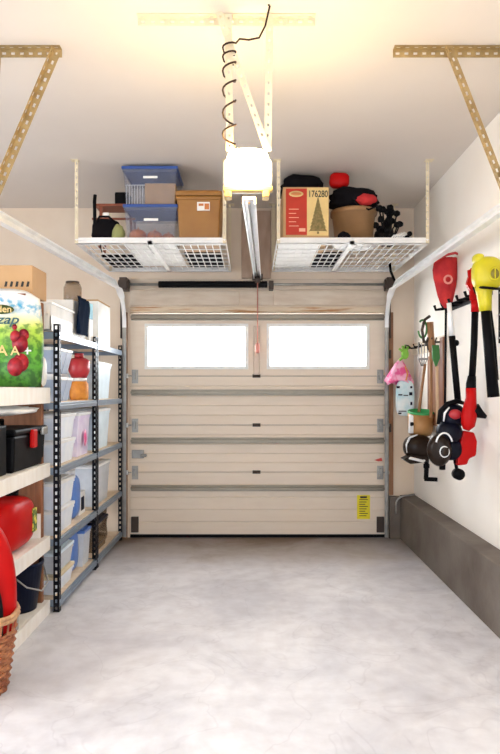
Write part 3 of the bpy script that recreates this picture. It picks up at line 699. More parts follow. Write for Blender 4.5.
# top of shelf 2 (z=1.34): two tiers of hanging clear scoop bins
for tier in range(2):
    for k in range(3):
        yy = YA0+0.085+k*0.13; zz = ST[3]+0.0+tier*0.19
        t = thing('stacking_bin', ('frosted open stacking bin on the upper shelf, %s tier, %s' % (('lower','upper')[tier], ('nearest the white shelves','middle of three','beside the jars')[k])), 'bin', (SX-0.12, yy, zz), 0, 'frosted stacking bins')
        b = MB(); b._faces([(0.05,-0.055,0),(-0.12,-0.055,0),(-0.12,0.055,0),(0.05,0.055,0),(0.085,-0.06,0.14),(-0.13,-0.06,0.14),(-0.13,0.06,0.14),(0.085,0.06,0.14)],[(0,1,2,3),(0,1,5,4),(1,2,6,5),(2,3,7,6),(3,0,4,7)])
        o = b.build('bin_body', mat('blue_grey_bin_plastic',(0.50,0.58,0.72),0.4,col2=(0.38,0.46,0.62)), t); sd = o.modifiers.new('s','SOLIDIFY'); sd.thickness = 0.004; sd.offset = 1
        MB().box(0.06,0.092,-0.062,0.062,0.140,0.16).build('rim', M_lidw, t, bevel=0.004)
        MB().box(-0.13,0.06,-0.062,-0.054,0.140,0.16).box(-0.13,0.06,0.054,0.062,0.14,0.16).box(-0.134,-0.126,-0.062,0.062,0,0.189).build('side_rim', M_lidw, t)
yj = 4.78
t = thing('snack_jar', 'clear jar of orange snacks with a white lid on the upper steel shelf', 'jar', (SX-0.085, yj-0.03, ST[3]))
MB().lathe([(0,0),(0.065,0),(0.07,0.02),(0.07,0.12),(0.055,0.14),(0,0.14)], (0,0,0), 24).build('jar_body', M_orange, t)
MB().cyl((0,0,0.141),(0,0,0.165),0.058).build('lid', M_lidw, t)
t = thing('red_canister', 'dark red plastic canister standing on the orange snack jar', 'canister', (SX-0.085, yj-0.03, ST[3]+0.166))
MB().lathe([(0,0),(0.055,0),(0.078,0.05),(0.08,0.13),(0.05,0.15),(0,0.15)], (0,0,0), 24).build('canister_body', M_redcap, t)
MB().cyl((0,0,0.151),(0,0,0.185),0.035).build('cap', M_redcap, t)
bin_('tall pale bin behind the snack jar on the upper steel shelf', 4.76, ST[3], 0.26, 0.20, 0.36, M_lidw, M_lidw, x=SX-0.29)
# unit A shelf z=.92
bin_('milky bin with white lid, lower one of the pair on the middle steel shelf', 4.25, ST[2], 0.44, 0.32, 0.165, M_milk, M_lidw)
bin_('milky bin with white lid, upper one of the pair on the middle steel shelf', 4.25, ST[2]+0.166, 0.45, 0.32, 0.17, M_milk, M_lidw)
t = bin_('tall lavender bin with a pink sticker on the middle steel shelf', 4.72, ST[2], 0.34, 0.34, 0.33, M_lav, M_lidw)
MB().lathe([(0,0),(0.04,0),(0.04,0.002),(0,0.002)],(0,-0.168,0.13),20,1,1.6,Matrix.Rotation(PI/2,3,'X')).build('sticker', M_pink, t)
# shelf z=.46
bin_('frosted bin with white lid, lower of the pair on the fourth steel shelf', 4.24, ST[1], 0.42, 0.32, 0.17, M_milk, M_lidw)
bin_('frosted bin with white lid, upper of the pair on the fourth steel shelf', 4.24, ST[1]+0.171, 0.44, 0.32, 0.18, M_milk, M_lidw)
t = thing('detergent_jug', 'tall blue jug with white cap beside the fourth shelf bins', 'jug', (SX-0.12, 4.62, ST[1]))
MB().ell((0,0,0.16),0.07,0.085,0.16,20,14,pw=0.55).build('jug_body', M_bluep, t)
MB().cyl((0,0.02,0.315),(0,0.02,0.355),0.035).build('cap', M_lidw, t)
t = thing('picture_carton', 'white box with a dark picture on the fourth steel shelf', 'box', (SX-0.10, 4.77, ST[1]), PI/2)
MB().box(-0.06,0.10,-0.03,0.20,0,0.17).build('carton', M_whitep, t, bevel=0.003); MB().box(-0.02,0.06,-0.032,-0.03,0.03,0.13).build('picture', M_navy, t)
# bottom shelf
bin_('shallow cream topped bin, lower of two on the bottom steel shelf', 4.24, ST[0], 0.40, 0.32, 0.13, M_milk, mat('straw_lid',(0.72,0.62,0.42),0.6))
bin_('clear bin with white lid, upper of two on the bottom steel shelf', 4.24, ST[0]+0.131, 0.38, 0.30, 0.15, M_frost, M_lblue)
t = thing('detergent_jug', 'blue jug with white cap on the bottom steel shelf', 'jug', (SX-0.13, 4.60, ST[0]))
MB().ell((0,0,0.15),0.07,0.09,0.15,20,14,pw=0.55).build('jug_body', M_bluep, t)
MB().cyl((0,0.02,0.295),(0,0.02,0.33),0.035).build('cap', M_lidw, t)
bin_('dark blue bin on the bottom steel shelf at the inner upright', 4.80, ST[0], 0.2, 0.30, 0.28, M_frost, M_bluep)
# unit B
bin_('large pale blue and pink bin with white lid on the upper corner shelf', 5.34, ST[3], 0.56, 0.34, 0.315, M_lblue, M_lidw)
bin_('large pale blue bin with white lid on the middle corner shelf', 5.30, ST[2], 0.54, 0.34, 0.34, M_lblue, M_lidw)
bin_('frosted bin with white lid on the fourth corner shelf', 5.30, ST[1], 0.54, 0.34, 0.34, M_frost, M_lidw)
bin_('smoky clear bin with blue lid on the bottom corner shelf', 5.28, ST[0], 0.40, 0.30, 0.26, M_smoke, M_navy)
t = thing('glass_vase', 'tall dark glass vase at the far end of the bottom corner shelf', 'vase', (SX-0.13, 5.62, ST[0]))
MB().lathe([(0,0),(0.05,0),(0.06,0.04),(0.045,0.18),(0.055,0.27),(0.05,0.27),(0.04,0.18),(0.05,0.03),(0,0.01)],(0,0,0),24).build('vase_body', M_smoke, t)

# on top of steel racks
ZTOP = ST[4]
t = thing('slotted_basket', 'white plastic basket with slotted rim on top of the near steel shelving', 'basket', (SX-0.21, 4.19, ZTOP), PI/2)
b = MB(); w_, d_, h_ = 0.50, 0.34, 0.18
b.box(-w_/2,w_/2,-d_/2,-d_/2+0.006,0,h_*0.52).box(-w_/2,w_/2,d_/2-0.006,d_/2,0,h_*0.52).box(-w_/2,-w_/2+0.006,-d_/2,d_/2,0,h_*0.52).box(w_/2-0.006,w_/2,-d_/2,d_/2,0,h_*0.52).box(-w_/2,w_/2,-d_/2,d_/2,0,0.006)
b.build('basket_body', M_white, t)
b = MB()
n = 26
for k in range(n+1):
    x = -w_/2+0.005+(w_-0.01)*k/n; b.box(x-0.0045,x+0.0045,-d_/2,-d_/2+0.006,h_*0.52,h_*0.92).box(x-0.0045,x+0.0045,d_/2-0.006,d_/2,h_*0.52,h_*0.92)
for k in range(14):
    y = -d_/2+0.01+(d_-0.02)*k/13
    b.box(-w_/2,-w_/2+0.006,y-0.0045,y+0.0045,h_*0.52,h_*0.92).box(w_/2-0.006,w_/2,y-0.0045,y+0.0045,h_*0.52,h_*0.92)
b.build('slats', M_white, t)
b = MB(); b.box(-w_/2-0.01,w_/2+0.01,-d_/2-0.012,-d_/2+0.008,h_*0.92,h_).box(-w_/2-0.01,w_/2+0.01,d_/2-0.008,d_/2+0.012,h_*0.92,h_).box(-w_/2-0.01,-w_/2+0.008,-d_/2,d_/2,h_*0.92,h_).box(w_/2-0.008,w_/2+0.01,-d_/2,d_/2,h_*0.92,h_)
b.build('rim', M_white, t, bevel=0.004)
t = thing('wall_towel', 'dark navy cloth draped down the front of the white box', 'cloth', (0,0,0))
bpy.data.objects.remove(t)
t = thing('open_box', 'white box standing behind the navy cloth on the near steel shelving', 'box', (SX-0.20, 4.64, ZTOP), PI/2)
MB().box(-0.17,0.17,-0.15,0.17,0,0.27).build('carton', M_whitep, t, bevel=0.004)
b = MB(); n = 7
vs=[]; fs=[]
for i in range(9):
    for j in range(n):
        z = 0.30-0.27*i/8; y = 4.46+0.30*j/(n-1)+0.006*math.sin(i*1.3); vs.append((SX-0.018+0.008*math.sin(j*2.1+i*0.7), y, ZTOP+z-0.003))
for i in range(8):
    for j in range(n-1): fs.append((i*n+j,i*n+j+1,(i+1)*n+j+1,(i+1)*n+j))
b._faces(vs, fs, True); o = b.build('navy_cloth', mat('navy_cloth_weave',(0.004,0.012,0.035),0.95,spec=0.05)); sd = o.modifiers.new('s','SOLIDIFY'); sd.thickness = 0.006
tag(o, 'dark navy cloth hanging down over the front of the top steel shelf', 'cloth')
t = thing('lantern_jar', 'brown glass lantern with metal lid standing on the white box', 'lantern', (SX-0.12, 4.70, ZTOP+0.271))
b = MB(); b.lathe([(0,0),(0.06,0),(0.068,0.02),(0.068,0.12),(0.055,0.15),(0,0.15)],(0,0,0),8); b.build('glass', M_smoke, t)
b = MB(); b.cyl((0,0,0.151),(0,0,0.165),0.05); b.build('lid', M_dsteel, t)
o = MB().box(-0.09,0.045,-0.055,0.055,0,0.175).build('small_carton', M_whitep, bevel=0.003); o.location=(SX-0.07,4.875,ZTOP); tag(o,'small white box under the light blue carton','box')
o = MB().box(-0.07,0.045,-0.05,0.05,0,0.12).build('blue_carton', mat('sky_blue_card',(0.30,0.62,0.75),0.6), bevel=0.003); o.location=(SX-0.07,4.875,ZTOP+0.176); tag(o,'light blue carton beside the brown lantern','box')
t = thing('white_carton', 'tall white box with tan top edge on the corner steel shelving', 'box', (SX-0.17, 5.24, ZTOP), PI/2)
MB().box(-0.20,0.22,-0.16,0.16,0,0.34).build('carton', M_whitep, t, bevel=0.004); MB().box(-0.20,0.22,-0.16,0.16,0.341,0.353).build('lid', M_card, t, bevel=0.002)

# ------------------------------------------------------------ white wooden shelves, nearest left
WX = -1.275; WYn, WYf = 3.15, 3.965; WD = 0.50
t = thing('wooden_shelves', 'white board shelves on brown timber posts at the near left', 'shelving unit', (WX, WYn, 0)); L = WYf-WYn
wz = [(0.0,0.085),(0.40,0.49),(0.865,0.95),(1.327,1.425)]
for (a, c) in wz:
    b = MB(); b.box(-WD+0.02,-0.022,0,L-0.022,c-0.022,c); b.box(-0.022,0.0,0,L,a,c); b.box(-WD,-WD+0.02,0,L,a,c).box(-WD+0.02,-0.022,L-0.022,L,a,c)
    b.build('shelf', M_whitew, t, bevel=0.003)
MB().box(-WD+0.06,-0.05,L-0.30,L-0.01,1.955,1.975).build('shelf', M_brownw, t, bevel=0.002, label='short brown upper shelf')
for (x, y) in ((-0.075,L-0.065),(-WD+0.03,L-0.065),(-0.075,0.02),(-WD+0.03,0.02),(-WD+0.03,L*0.5)):
    zs = [(0.087,0.398),(0.492,0.863),(0.952,1.325)]
    b = MB()
    for (a,c) in zs: b.box(x,x+0.042,y,y+0.04,a-0.02,c+0.02)
    if y > L*0.6: b.box(x,x+0.042,y,y+0.04,1.426,1.954)
    b.build('post', M_brownw, t, bevel=0.003)
MB().box(-WD+0.075,-0.078,L-0.05,L-0.035,0.087,1.32).build('end_panel', M_brownw, t)
SH = [0.086, 0.491, 0.951, 1.426]
# cardboard box on the short upper shelf
t = thing('cardboard_box', 'tan cardboard box with dark print on the short brown shelf', 'box', (WX-0.30, 3.90, 1.976))
MB().box(-0.26,0.255,-0.13,0.13,0,0.185).build('carton', M_card, t, bevel=0.004)
b = MB()
for k in range(5): b.prism([(0.085+k*0.033,0.055),(0.10+k*0.033,0.055),(0.106+k*0.033,0.085),(0.093+k*0.033,0.088)],'y',-0.1315,-0.13)
b.build('print', M_ink, t)
# grow bag
t = thing('potting_mix_bag', 'white and green printed garden bag leaning on the top wooden shelf', 'bag', (-1.475, 3.66, 1.428), math.radians(8))
bw2, bh2 = 0.50, 0.575
N1, N2 = 28, 24; vs = []; fs = []
def bagp(uu, vv, side):
    # uu -1..1 across, vv 0..1 up
    taper_ = 1.0-0.10*max(0,(vv-0.80)/0.2)**2
    rx = bw2/2*taper_*(0.94+0.06*math.sin(PI*min(1,vv*1.2)))
    edge = (1-abs(uu)**3.5)*max(0.0,1-abs(2*vv-0.92)**4)**0.5 if abs(2*vv-0.92) < 1 else 0
    th = 0.075*edge*(1-0.3*vv); wr = 0.006*noise.noise(Vector((uu*3, vv*5, side)))*edge
    topd = 0.05*abs(uu)**4
    return (uu*rx, side*(th+wr), vv*bh2-(topd if vv > 0.9 else 0)*(vv-0.9)/0.1)
for side in (-1, 1):
    base = len(vs)
    for i in range(N2+1):
        for j in range(N1+1): vs.append(bagp(-1+2*j/N1, i/N2, side))
    for i in range(N2):
        for j in range(N1): fs.append((base+i*(N1+1)+j, base+i*(N1+1)+j+1, base+(i+1)*(N1+1)+j+1, base+(i+1)*(N1+1)+j))
b = MB(); b._faces(vs, fs, True); bmesh.ops.remove_doubles(b.bm, verts=b.bm.verts, dist=0.0006)
def bag_mat():
    m = bpy.data.materials.new('bag_print'); m.use_nodes = True; nt = m.node_tree; bs = nt.nodes['Principled BSDF']; L = nt.links.new
    tc = nt.nodes.new('ShaderNodeTexCoord'); sp = nt.nodes.new('ShaderNodeSeparateXYZ'); L(tc.outputs['Object'], sp.inputs[0])
    n = nt.nodes.new('ShaderNodeTexNoise'); n.inputs['Scale'].default_value = 9; n.inputs['Detail'].default_value = 5; L(tc.outputs['Object'], n.inputs['Vector'])
    n2 = nt.nodes.new('ShaderNodeTexNoise'); n2.inputs['Scale'].default_value = 28; n2.inputs['Detail'].default_value = 3; L(tc.outputs['Object'], n2.inputs['Vector'])
    ma = nt.nodes.new('ShaderNodeMath'); ma.operation = 'MULTIPLY_ADD'; ma.inputs[1].default_value = 0.16
    L(n.outputs['Fac'], ma.inputs[0]); L(sp.outputs['Z'], ma.inputs[2])
    r = nt.nodes.new('ShaderNodeValToRGB'); e = r.color_ramp.elements
    cols = [(0.08,(0.02,0.09,0.01)),(0.20,(0.07,0.30,0.02)),(0.30,(0.10,0.36,0.02)),(0.40,(0.35,0.55,0.06)),(0.46,(0.80,0.80,0.35)),(0.51,(0.88,0.86,0.78)),(0.60,(0.90,0.88,0.84)),(0.635,(0.85,0.87,0.9))]
    e[0].position = cols[0][0]; e[0].color = (*cols[0][1],1); e[1].position = cols[-1][0]; e[1].color = (*cols[-1][1],1)
    for p, c in cols[1:-1]:
        k = e.new(p); k.color = (*c,1)
    L(ma.outputs[0], r.inputs[0])
    # leaf mottling in the green half
    r2 = nt.nodes.new('ShaderNodeValToRGB'); r2.color_ramp.elements[0].position = 0.42; r2.color_ramp.elements[0].color=(0.35,0.5,0.3,1); r2.color_ramp.elements[1].position=0.6; r2.color_ramp.elements[1].color=(1.2,1.15,1.0,1)
    L(n2.outputs['Fac'], r2.inputs[0])
    gt = nt.nodes.new('ShaderNodeMath'); gt.operation = 'LESS_THAN'; gt.inputs[1].default_value = 0.44; L(ma.outputs[0], gt.inputs[0])
    mx = nt.nodes.new('ShaderNodeMixRGB'); mx.blend_type='MULTIPLY'; L(gt.outputs[0], mx.inputs[0]); L(r.outputs[0], mx.inputs[1]); L(r2.outputs[0], mx.inputs[2])
    # blue sky wash band
    bd = nt.nodes.new('ShaderNodeMath'); bd.operation='MULTIPLY_ADD'; bd.inputs[1].default_value = 0.22; L(sp.outputs['X'], bd.inputs[0]); L(sp.outputs['Z'], bd.inputs[2])
    cr = nt.nodes.new('ShaderNodeValToRGB'); ee = cr.color_ramp.elements; ee[0].position=0.42; ee[0].color=(0,0,0,1); ee[1].position=0.56; ee[1].color=(0,0,0,1); k=ee.new(0.50); k.color=(1,1,1,1)
    L(bd.outputs[0], cr.inputs[0])
    th = nt.nodes.new('ShaderNodeMath'); th.operation='MULTIPLY'; L(cr.outputs[0], th.inputs[0]); rb = nt.nodes.new('ShaderNodeMapRange'); rb.inputs['From Min'].default_value=0.4; rb.inputs['From Max'].default_value=0.6; L(n2.outputs['Fac'], rb.inputs['Value']); L(rb.outputs[0], th.inputs[1])
    m5 = nt.nodes.new('ShaderNodeMixRGB'); m5.inputs[2].default_value=(0.02,0.34,0.60,1); L(th.outputs[0], m5.inputs[0]); L(mx.outputs[0], m5.inputs[1])
    L(m5.outputs[0], bs.inputs['Base Color']); bs.inputs['Roughness'].default_value = 0.35
    return m
b.build('bag_body', bag_mat(), t)
def onbag(x, z): return bagp(x/(bw2/2), z/bh2, -1)[1]-0.004
b = MB(); b.lathe([(0,0),(0.075,0),(0.075,0.003),(0,0.003)],(0,0,0),32,1.0,0.36,Matrix.Rotation(PI/2,3,'X')); o = b.build('logo_oval', mat('dark_olive_print',(0.05,0.08,0.01),0.5), t); o.location=(0.022, onbag(0.02,0.44)-0.004, 0.445)
text('den', 0.055, M_cream, t, (0.045, onbag(0.02,0.44)-0.010, 0.445), (PI/2,0,0), 'lettering')
text('zap', 0.075, mat('teal_print',(0.02,0.10,0.12),0.5), t, (0.060, onbag(0.05,0.37)-0.006, 0.385), (PI/2,0,0), 'lettering', shear=0.35, sx=1.2)
for (ch, x, sz) in (('A',0.035,0.085),('A',0.105,0.075),('+',0.170,0.085)):
    text(ch, sz, M_whitep if ch=='+' else M_cream, t, (x, onbag(x,0.2)-0.006, 0.205), (PI/2,0,0), 'lettering')
b = MB(); 
for (x,z,r_) in ((0.105,0.115,0.045),(0.135,0.14,0.045),(0.13,0.25,0.045),(0.105,0.29,0.03),(0.15,0.30,0.03),(0.10,0.345,0.014)): b.lathe([(0,0),(r_*0.8,0.0),(r_,0.002),(0,0.004)],(x,onbag(x,z)-0.001,z),16,1,1.2,Matrix.Rotation(PI/2,3,'X'))
b.build('flower_print', mat('flower_red',(0.55,0.02,0.03),0.5,col2=(0.2,0.0,0.02),scale=20), t)
# white bottle and tray beyond the bag on the wooden shelf, black tub behind
t = thing('spray_bottle', 'small white bottle on the top wooden shelf behind the printed bag', 'bottle', (WX-0.06, 3.93, SH[3]))
MB().ell((0,0,0.10),0.045,0.04,0.10,18,12,pw=0.6).build('bottle_body', M_lidw, t); MB().cyl((0,0,0.2),(0,0,0.235),0.018).build('cap', M_lidw, t)
o = MB().box(-0.06,0.05,-0.05,0.05,0,0.035).build('soap_box', mat('rust_card',(0.55,0.22,0.1),0.7), bevel=0.004); o.location=(WX-0.19,3.93,SH[3]); tag(o,'small rust coloured box beside the white bottle','box')
o = MB().box(-0.14,0.14,-0.09,0.09,0,0.15).build('black_crate', M_black, bevel=0.008); o.location=(SX-0.24,4.10,ZTOP); 
bpy.data.objects.remove(o)

# middle shelf: black toolbox with red latch
t = thing('tool_box', 'black tool box with a bright red latch on the second wooden shelf', 'tool box', (WX-0.235, 3.69, SH[2]), PI/2)
MB().taper((0,0),0.50,0.40,0.52,0.42,0,0.205).build('case', M_black, t, bevel=0.015)
MB().box(-0.27,0.27,-0.22,0.22,0.207,0.24).build('lid', M_black, t, bevel=0.012)
b = MB(); b.tube([(-0.1,0,0.235),(-0.1,0,0.275),(0.1,0,0.275),(0.1,0,0.235)],0.012,8); b.build('handle', M_black, t)
for x in (0.0,): MB().box(x-0.035,x+0.035,-0.238,-0.212,0.12,0.228).build('latch', M_red, t, bevel=0.008, label='bright red latch')
MB().box(0.15,0.24,-0.232,-0.212,0.185,0.232).build('latch', M_steel, t, bevel=0.006, label='silver metal latch')
t = thing('tool_tray', 'black tray at the near end of the second wooden shelf', 'tray', (WX-0.25, 3.28, SH[2]))
MB().box(-0.20,0.2,-0.11,0.11,0,0.27).build('tray_body', M_black, t, bevel=0.01)
o = MB().ell((0,0,0.022),0.15,0.30,0.024,20,10,pw=0.7,lump=0.3).build('white_plastic_bag', M_whitep); o.location=(WX-0.17,3.62,SH[2]+0.315); tag(o,'folded white plastic bag lying on the black tool box','bag')

# third shelf: gas can, white box
t = thing('gas_can', 'red fuel can with yellow label on the third wooden shelf', 'fuel can', (WX-0.175, 3.60, SH[1]))
MB().ell((0,0,0.15),0.16,0.23,0.15,28,18,pw=0.55).build('can_body', M_red, t)
b = MB(); b.cyl((0.02,0.11,0.27),(0.02,0.11,0.32),0.045).cyl((0.02,0.11,0.32),(0.02,0.11,0.335),0.05); b.build('cap', M_black, t)
b = MB(); b.tube([(0,-0.12,0.27),(0,-0.10,0.325),(0,0.02,0.335),(0,0.06,0.28)],0.016,10); b.build('handle', M_red, t)
b = MB(); b.box(0.137,0.1635,0.09,0.155,0.08,0.22); lab = b.build('label_sticker', mat('can_label',(0.75,0.65,0.1),0.5,col2=(0.05,0.12,0.02),scale=35,lo=0.45,hi=0.55), t, bevel=0.003)
t = thing('small_carton', 'small white box beside the red fuel can', 'box', (WX-0.09, 3.90, SH[1]), 0.2)
MB().box(-0.05,0.05,-0.03,0.03,0,0.15).build('carton', M_whitep, t, bevel=0.003); MB().lathe([(0,0),(0.012,0),(0.012,0.002),(0,0.002)],(0,-0.031,0.09),12,1,1.8,Matrix.Rotation(PI/2,3,'X')).build('print', M_dsteel, t)
# bottom shelf: navy bucket, black bin, silver latch case
t = thing('navy_bucket', 'dark navy bucket with wire handle on the bottom wooden shelf', 'bucket', (WX-0.15, 3.80, SH[0]))
b = MB(); b.lathe([(0,0),(0.115,0),(0.15,0.27),(0.157,0.27),(0.157,0.285),(0.145,0.285),(0.11,0.006),(0,0.006)],(0,0,0),36); b.build('bucket_body', M_navy, t)
b = MB(); b.tube([(0.02,-0.155,0.25),(0.11,-0.14,0.17),(0.165,-0.04,0.12),(0.17,0.06,0.15),(0.12,0.12,0.23),(0.03,0.155,0.25)],0.005,8); b.build('handle', M_steel, t)
t = thing('trash_bin', 'black bin beside the navy bucket on the bottom wooden shelf', 'bin', (WX-0.25, 3.42, SH[0]))
MB().taper((0,0),0.32,0.30,0.38,0.36,0,0.27).build('bin_body', M_blackf, t, bevel=0.03)
t = thing('metal_case', 'small silver metal case at the edge of the bottom wooden shelf', 'case', (WX-0.075, 3.34, SH[0]))
MB().box(-0.06,0.06,-0.09,0.13,0,0.10).build('case_body', M_steel, t, bevel=0.005); MB().box(0.06,0.066,0.0,0.03,0.04,0.07).build('catch', M_dsteel, t)

# wicker basket on the floor with red bag and white cloth
BX, BY = -1.325, 2.93
t = thing('wicker_basket', 'brown wicker basket on the floor at the near left', 'basket', (BX+0.0, BY, 0))
b = MB(); R0, R1, Hh = 0.165, 0.215, 0.36; rows = 17; st = 28
for k in range(st):
    a = 2*PI*k/st; b.tube([(R0*math.cos(a),R0*math.sin(a),0.0),(R1*math.cos(a),R1*math.sin(a),Hh)],0.005,6)
b.build('stakes', M_wick, t)
b = MB()
for j in range(rows):
    z = 0.01+(Hh-0.09)*j/(rows-1); rr = R0+(R1-R0)*z/Hh; pts = []
    for k in range(st*2+1):
        a = 2*PI*k/(st*2); rad = rr+0.007*math.cos(k*PI/2*1.0+ (PI if j%2 else 0)) if k%2==0 else rr
        pts.append((rad*math.cos(a), rad*math.sin(a), z))
    b.tube(pts, 0.0085, 6, cap=False)
b.build('weave', M_wick, t)
b = MB()
for k in range(2): b.tube([((R1+0.003)*math.cos(2*PI*i/40),(R1+0.003)*math.sin(2*PI*i/40),Hh-0.012+k*0.018+0.004*math.sin(i*PI/2)) for i in range(41)],0.011,8,cap=False)
b.build('rim', mat('light_wicker',(0.62,0.36,0.18),0.6,col2=(0.4,0.2,0.1),scale=30), t)
b = MB(); b.lathe([(0,0.002),(R0,0.002),(R0,0.012),(0,0.012)],(0,0,0),32); b.build('base', M_wick, t)
t = thing('red_backpack', 'red and black bag standing in the wicker basket', 'bag', (BX+0.035, BY, 0.014))
b = MB(); b.ell((0,0.04,0.40),0.172,0.09,0.395,28,20,pw=0.9); b.build('back_shell', M_red, t)
b = MB(); b.ell((-0.03,-0.065,0.33),0.183,0.06,0.30,28,18,pw=0.9); b.build('front_pocket', M_blackf, t)
o = MB().ell((0,0,0),0.035,0.04,0.05,14,10,lump=0.25).build('white_glove', M_whitep); o.location=(WX-0.055,3.25,SH[1]+0.052); tag(o,'crumpled white glove at the edge of the third wooden shelf','glove')
o = MB().ell((0,0,0),0.03,0.04,0.03,14,10,lump=0.25).build('white_rag', M_whitep); o.location=(WX-0.075,3.36,SH[0]+0.132); tag(o,'crumpled white rag lying on the silver case','rag')

# ------------------------------------------------------------ right wall tools
def wy(u, x=1.47): return F*x/(u-CX)
# red fabric leaf bag
X = 1.47
y = wy(446)
t = thing('leaf_collection_bag', 'red fabric leaf bag hanging on the right wall beneath the track', 'bag', (X, y, 0))
def R(u, v, xo=0.0, yy=None):  # local point at pixel column/row for depth found from wall plane
    Y = y if yy is None else yy
    return (U(u,Y)-X+xo, 0, V(v,Y))
n = 14; vs=[]; fs=[]
prof = [(252,3,11),(258,0,10.5),(268,-1,11),(278,0,10.5),(288,1,9.0),(296,2,7.0)]
sc = y/F
rings=[]
for i,(v,off,hw) in enumerate([(258,2.0,9.5),(263,0.5,11.5),(270,-0.5,12),(278,-0.5,11.5),(286,0.0,10.0),(295,0.0,8.0),(302,0.5,6),(308,2.0,3)]):
    for k in range(24):
        a = 2*PI*k/24; rr = 1+0.10*math.cos(9*a+i*0.3)+0.04*math.cos(4*a)
        vs.append(((off+hw*math.cos(a)*rr)*sc-0.06*0, 0.6*hw*math.sin(a)*sc*rr, V(v, y)))
for i in range(7):
    for k in range(24): fs.append((i*24+k,i*24+(k+1)%24,(i+1)*24+(k+1)%24,(i+1)*24+k))
fs.append(tuple(range(24))); fs.append(tuple(7*24+k for k in range(24)))
b = MB(); b._faces(vs, fs, True); t.location = (U(445.5,y)-0.0, y, 0)
b.build('bag_body', M_redf, t)
b = MB(); b.tube(arc((0.0,-0.065,V(281,y)),0.028,0,2*PI,20,'xz'),0.008,8); b.build('logo_ring', mat('salmon_print',(0.85,0.30,0.25),0.7), t)
b = MB(); b.tube([(-8*sc,-0.03,V(259,y)),(0*sc,-0.045,V(256,y)),(8*sc,-0.04,V(254,y)),(12*sc,-0.02,V(255,y))],0.010,8); b.build('hem', M_redcap, t)

# wall hook rail (black bracket)
t = thing('tool_hook_rail', 'black hooked rail on the right wall carrying the red garden power tools', 'wall rack', (XR, wy(462,1.50), V(300,wy(462,1.50))))
ya, ybk = wy(441,1.5)-wy(462,1.50), wy(485,1.5)-wy(462,1.50)
b = MB(); b.box(-0.012,0,ybk,ya,-0.03,0.03); b.build('back_plate', M_black, t, bevel=0.003)
for k in range(6):
    yk = ybk+(ya-ybk)*(0.03+0.94*k/5)
    b = MB(); b.tube([(-0.01,yk,0.0),(-0.06,yk,-0.005),(-0.10,yk,-0.01),(-0.112,yk,0.025)],0.011,8); b.build('hook', M_black, t)

# red cordless trimmer with black shaft (vertical at u~473)
y = wy(472,1.44); sc = y/F
def W(u, v, dy=0.0, yy=None):
    Y = y if yy is None else yy
    return (U(u,Y)-T0[0], dy, V(v,Y)-T0[2])
T0 = (U(472,y), y, V(390,y))
t = thing('red_leaf_blower', 'red power tool with long black shaft hanging upside down on the right wall', 'garden power tool', T0)
b = MB(); b.tube([W(475.5,298),W(475,312)],[0.030,0.026],14); b.tube([W(474,300),W(471,278),W(469,270)],[0.028,0.02,0.012],12)
b.prism([(W(466,284)[0],W(466,284)[2]),(W(471,268)[0],W(471,268)[2]),(W(474,270)[0],W(474,270)[2]),(W(475,298)[0],W(475,298)[2]),(W(470,292)[0],W(470,292)[2])],'y',-0.015,0.015)
b.build('top_handle', M_red, t)
b = MB(); b.tube([W(475,311),W(474,345),W(472,378)],0.022,14); b.tube([W(472,376),W(471,384),W(471,393)],[0.026,0.032,0.032],14); b.build('shaft', M_black, t)
b = MB(); b.tube([W(471,388),W(471,398),W(470,406),W(469,416),W(468,425),W(466,430)],[0.034,0.034,0.042,0.050,0.044,0.02],18); b.build('motor_housing', M_red, t)
b = MB(); b.tube([W(474,409),W(480,414),W(486,417)],[0.045,0.03,0.012],12); b.build('nozzle', M_black, t)

# second tool: black grass trimmer with guard and red body
y = wy(455,1.365)
T0 = (U(455,y), y, V(420,y))
t = thing('string_trimmer', 'black string trimmer with red motor and round guard hanging on the right wall', 'garden power tool', T0)
b = MB(); b.tube([W(449,303),W(450.5,320),W(452,338)],0.016,12); b.build('upper_shaft', M_track, t)
b = MB(); b.tube([W(452,336),W(455,370),W(458,402)],0.022,12); b.ell(W(456,343),0.022,0.022,0.022,10,8); b.build('lower_shaft', M_black, t)
b = MB(); b.ell(W(452,416,0.0),0.085,0.075,0.085,20,14,lump=0.1,pw=0.85); b.ell(W(448,432,-0.02),0.085,0.075,0.075,20,14,pw=0.85); b.ell(W(449,449,0),0.09,0.07,0.075,20,14,pw=0.8); b.build('motor_housing', mat('blue_black_plastic',(0.003,0.004,0.012),0.4,spec=0.15), t)
b = MB(); b.tube([W(436,424,-0.05),W(438,411,-0.05),W(445,404,-0.05),W(455,401,-0.04),W(462,403,-0.03)],[0.012,0.016,0.018,0.018,0.012],10); b.build('guard', M_black, t)
b = MB(); b.tube([W(440.5,421,-0.068),W(441.5,413,-0.068),W(446,407,-0.07)],[0.005,0.008,0.005],8); b.build('guard_stripe', M_lidw, t)
b = MB(); b.ell(W(452,414,-0.06),0.045,0.035,0.035,14,10); b.build('red_cover', M_redcap, t)
b = MB(); rot = Matrix.Rotation(PI/2,3,'X') @ Matrix.Rotation(0.0,3,'Z')
b.lathe([(0.0,0.0),(0.10,0.0),(0.11,0.03),(0.095,0.075),(0.05,0.085),(0,0.085)], W(438.5,449,-0.03), 32, 0.72,1.0, Matrix.Rotation(-0.45,3,'Z')@rot); b.build('spool_guard', M_olive, t)
b = MB(); c_ = W(439,440,-0.115); b.tube([(c_[0]+0.055*math.cos(a),c_[1]+0.0,c_[2]-0.03+0.085*math.sin(a)) for a in [0.35+2.5*k/12 for k in range(13)]],0.006,8); c2=W(439,450,-0.122)
b.tube([(c2[0]+0.03*math.cos(a),c2[1],c2[2]+0.035*math.sin(a)) for a in [2*PI*k/16 for k in range(17)]],0.004,6); b.build('chrome_ring', M_track, t)
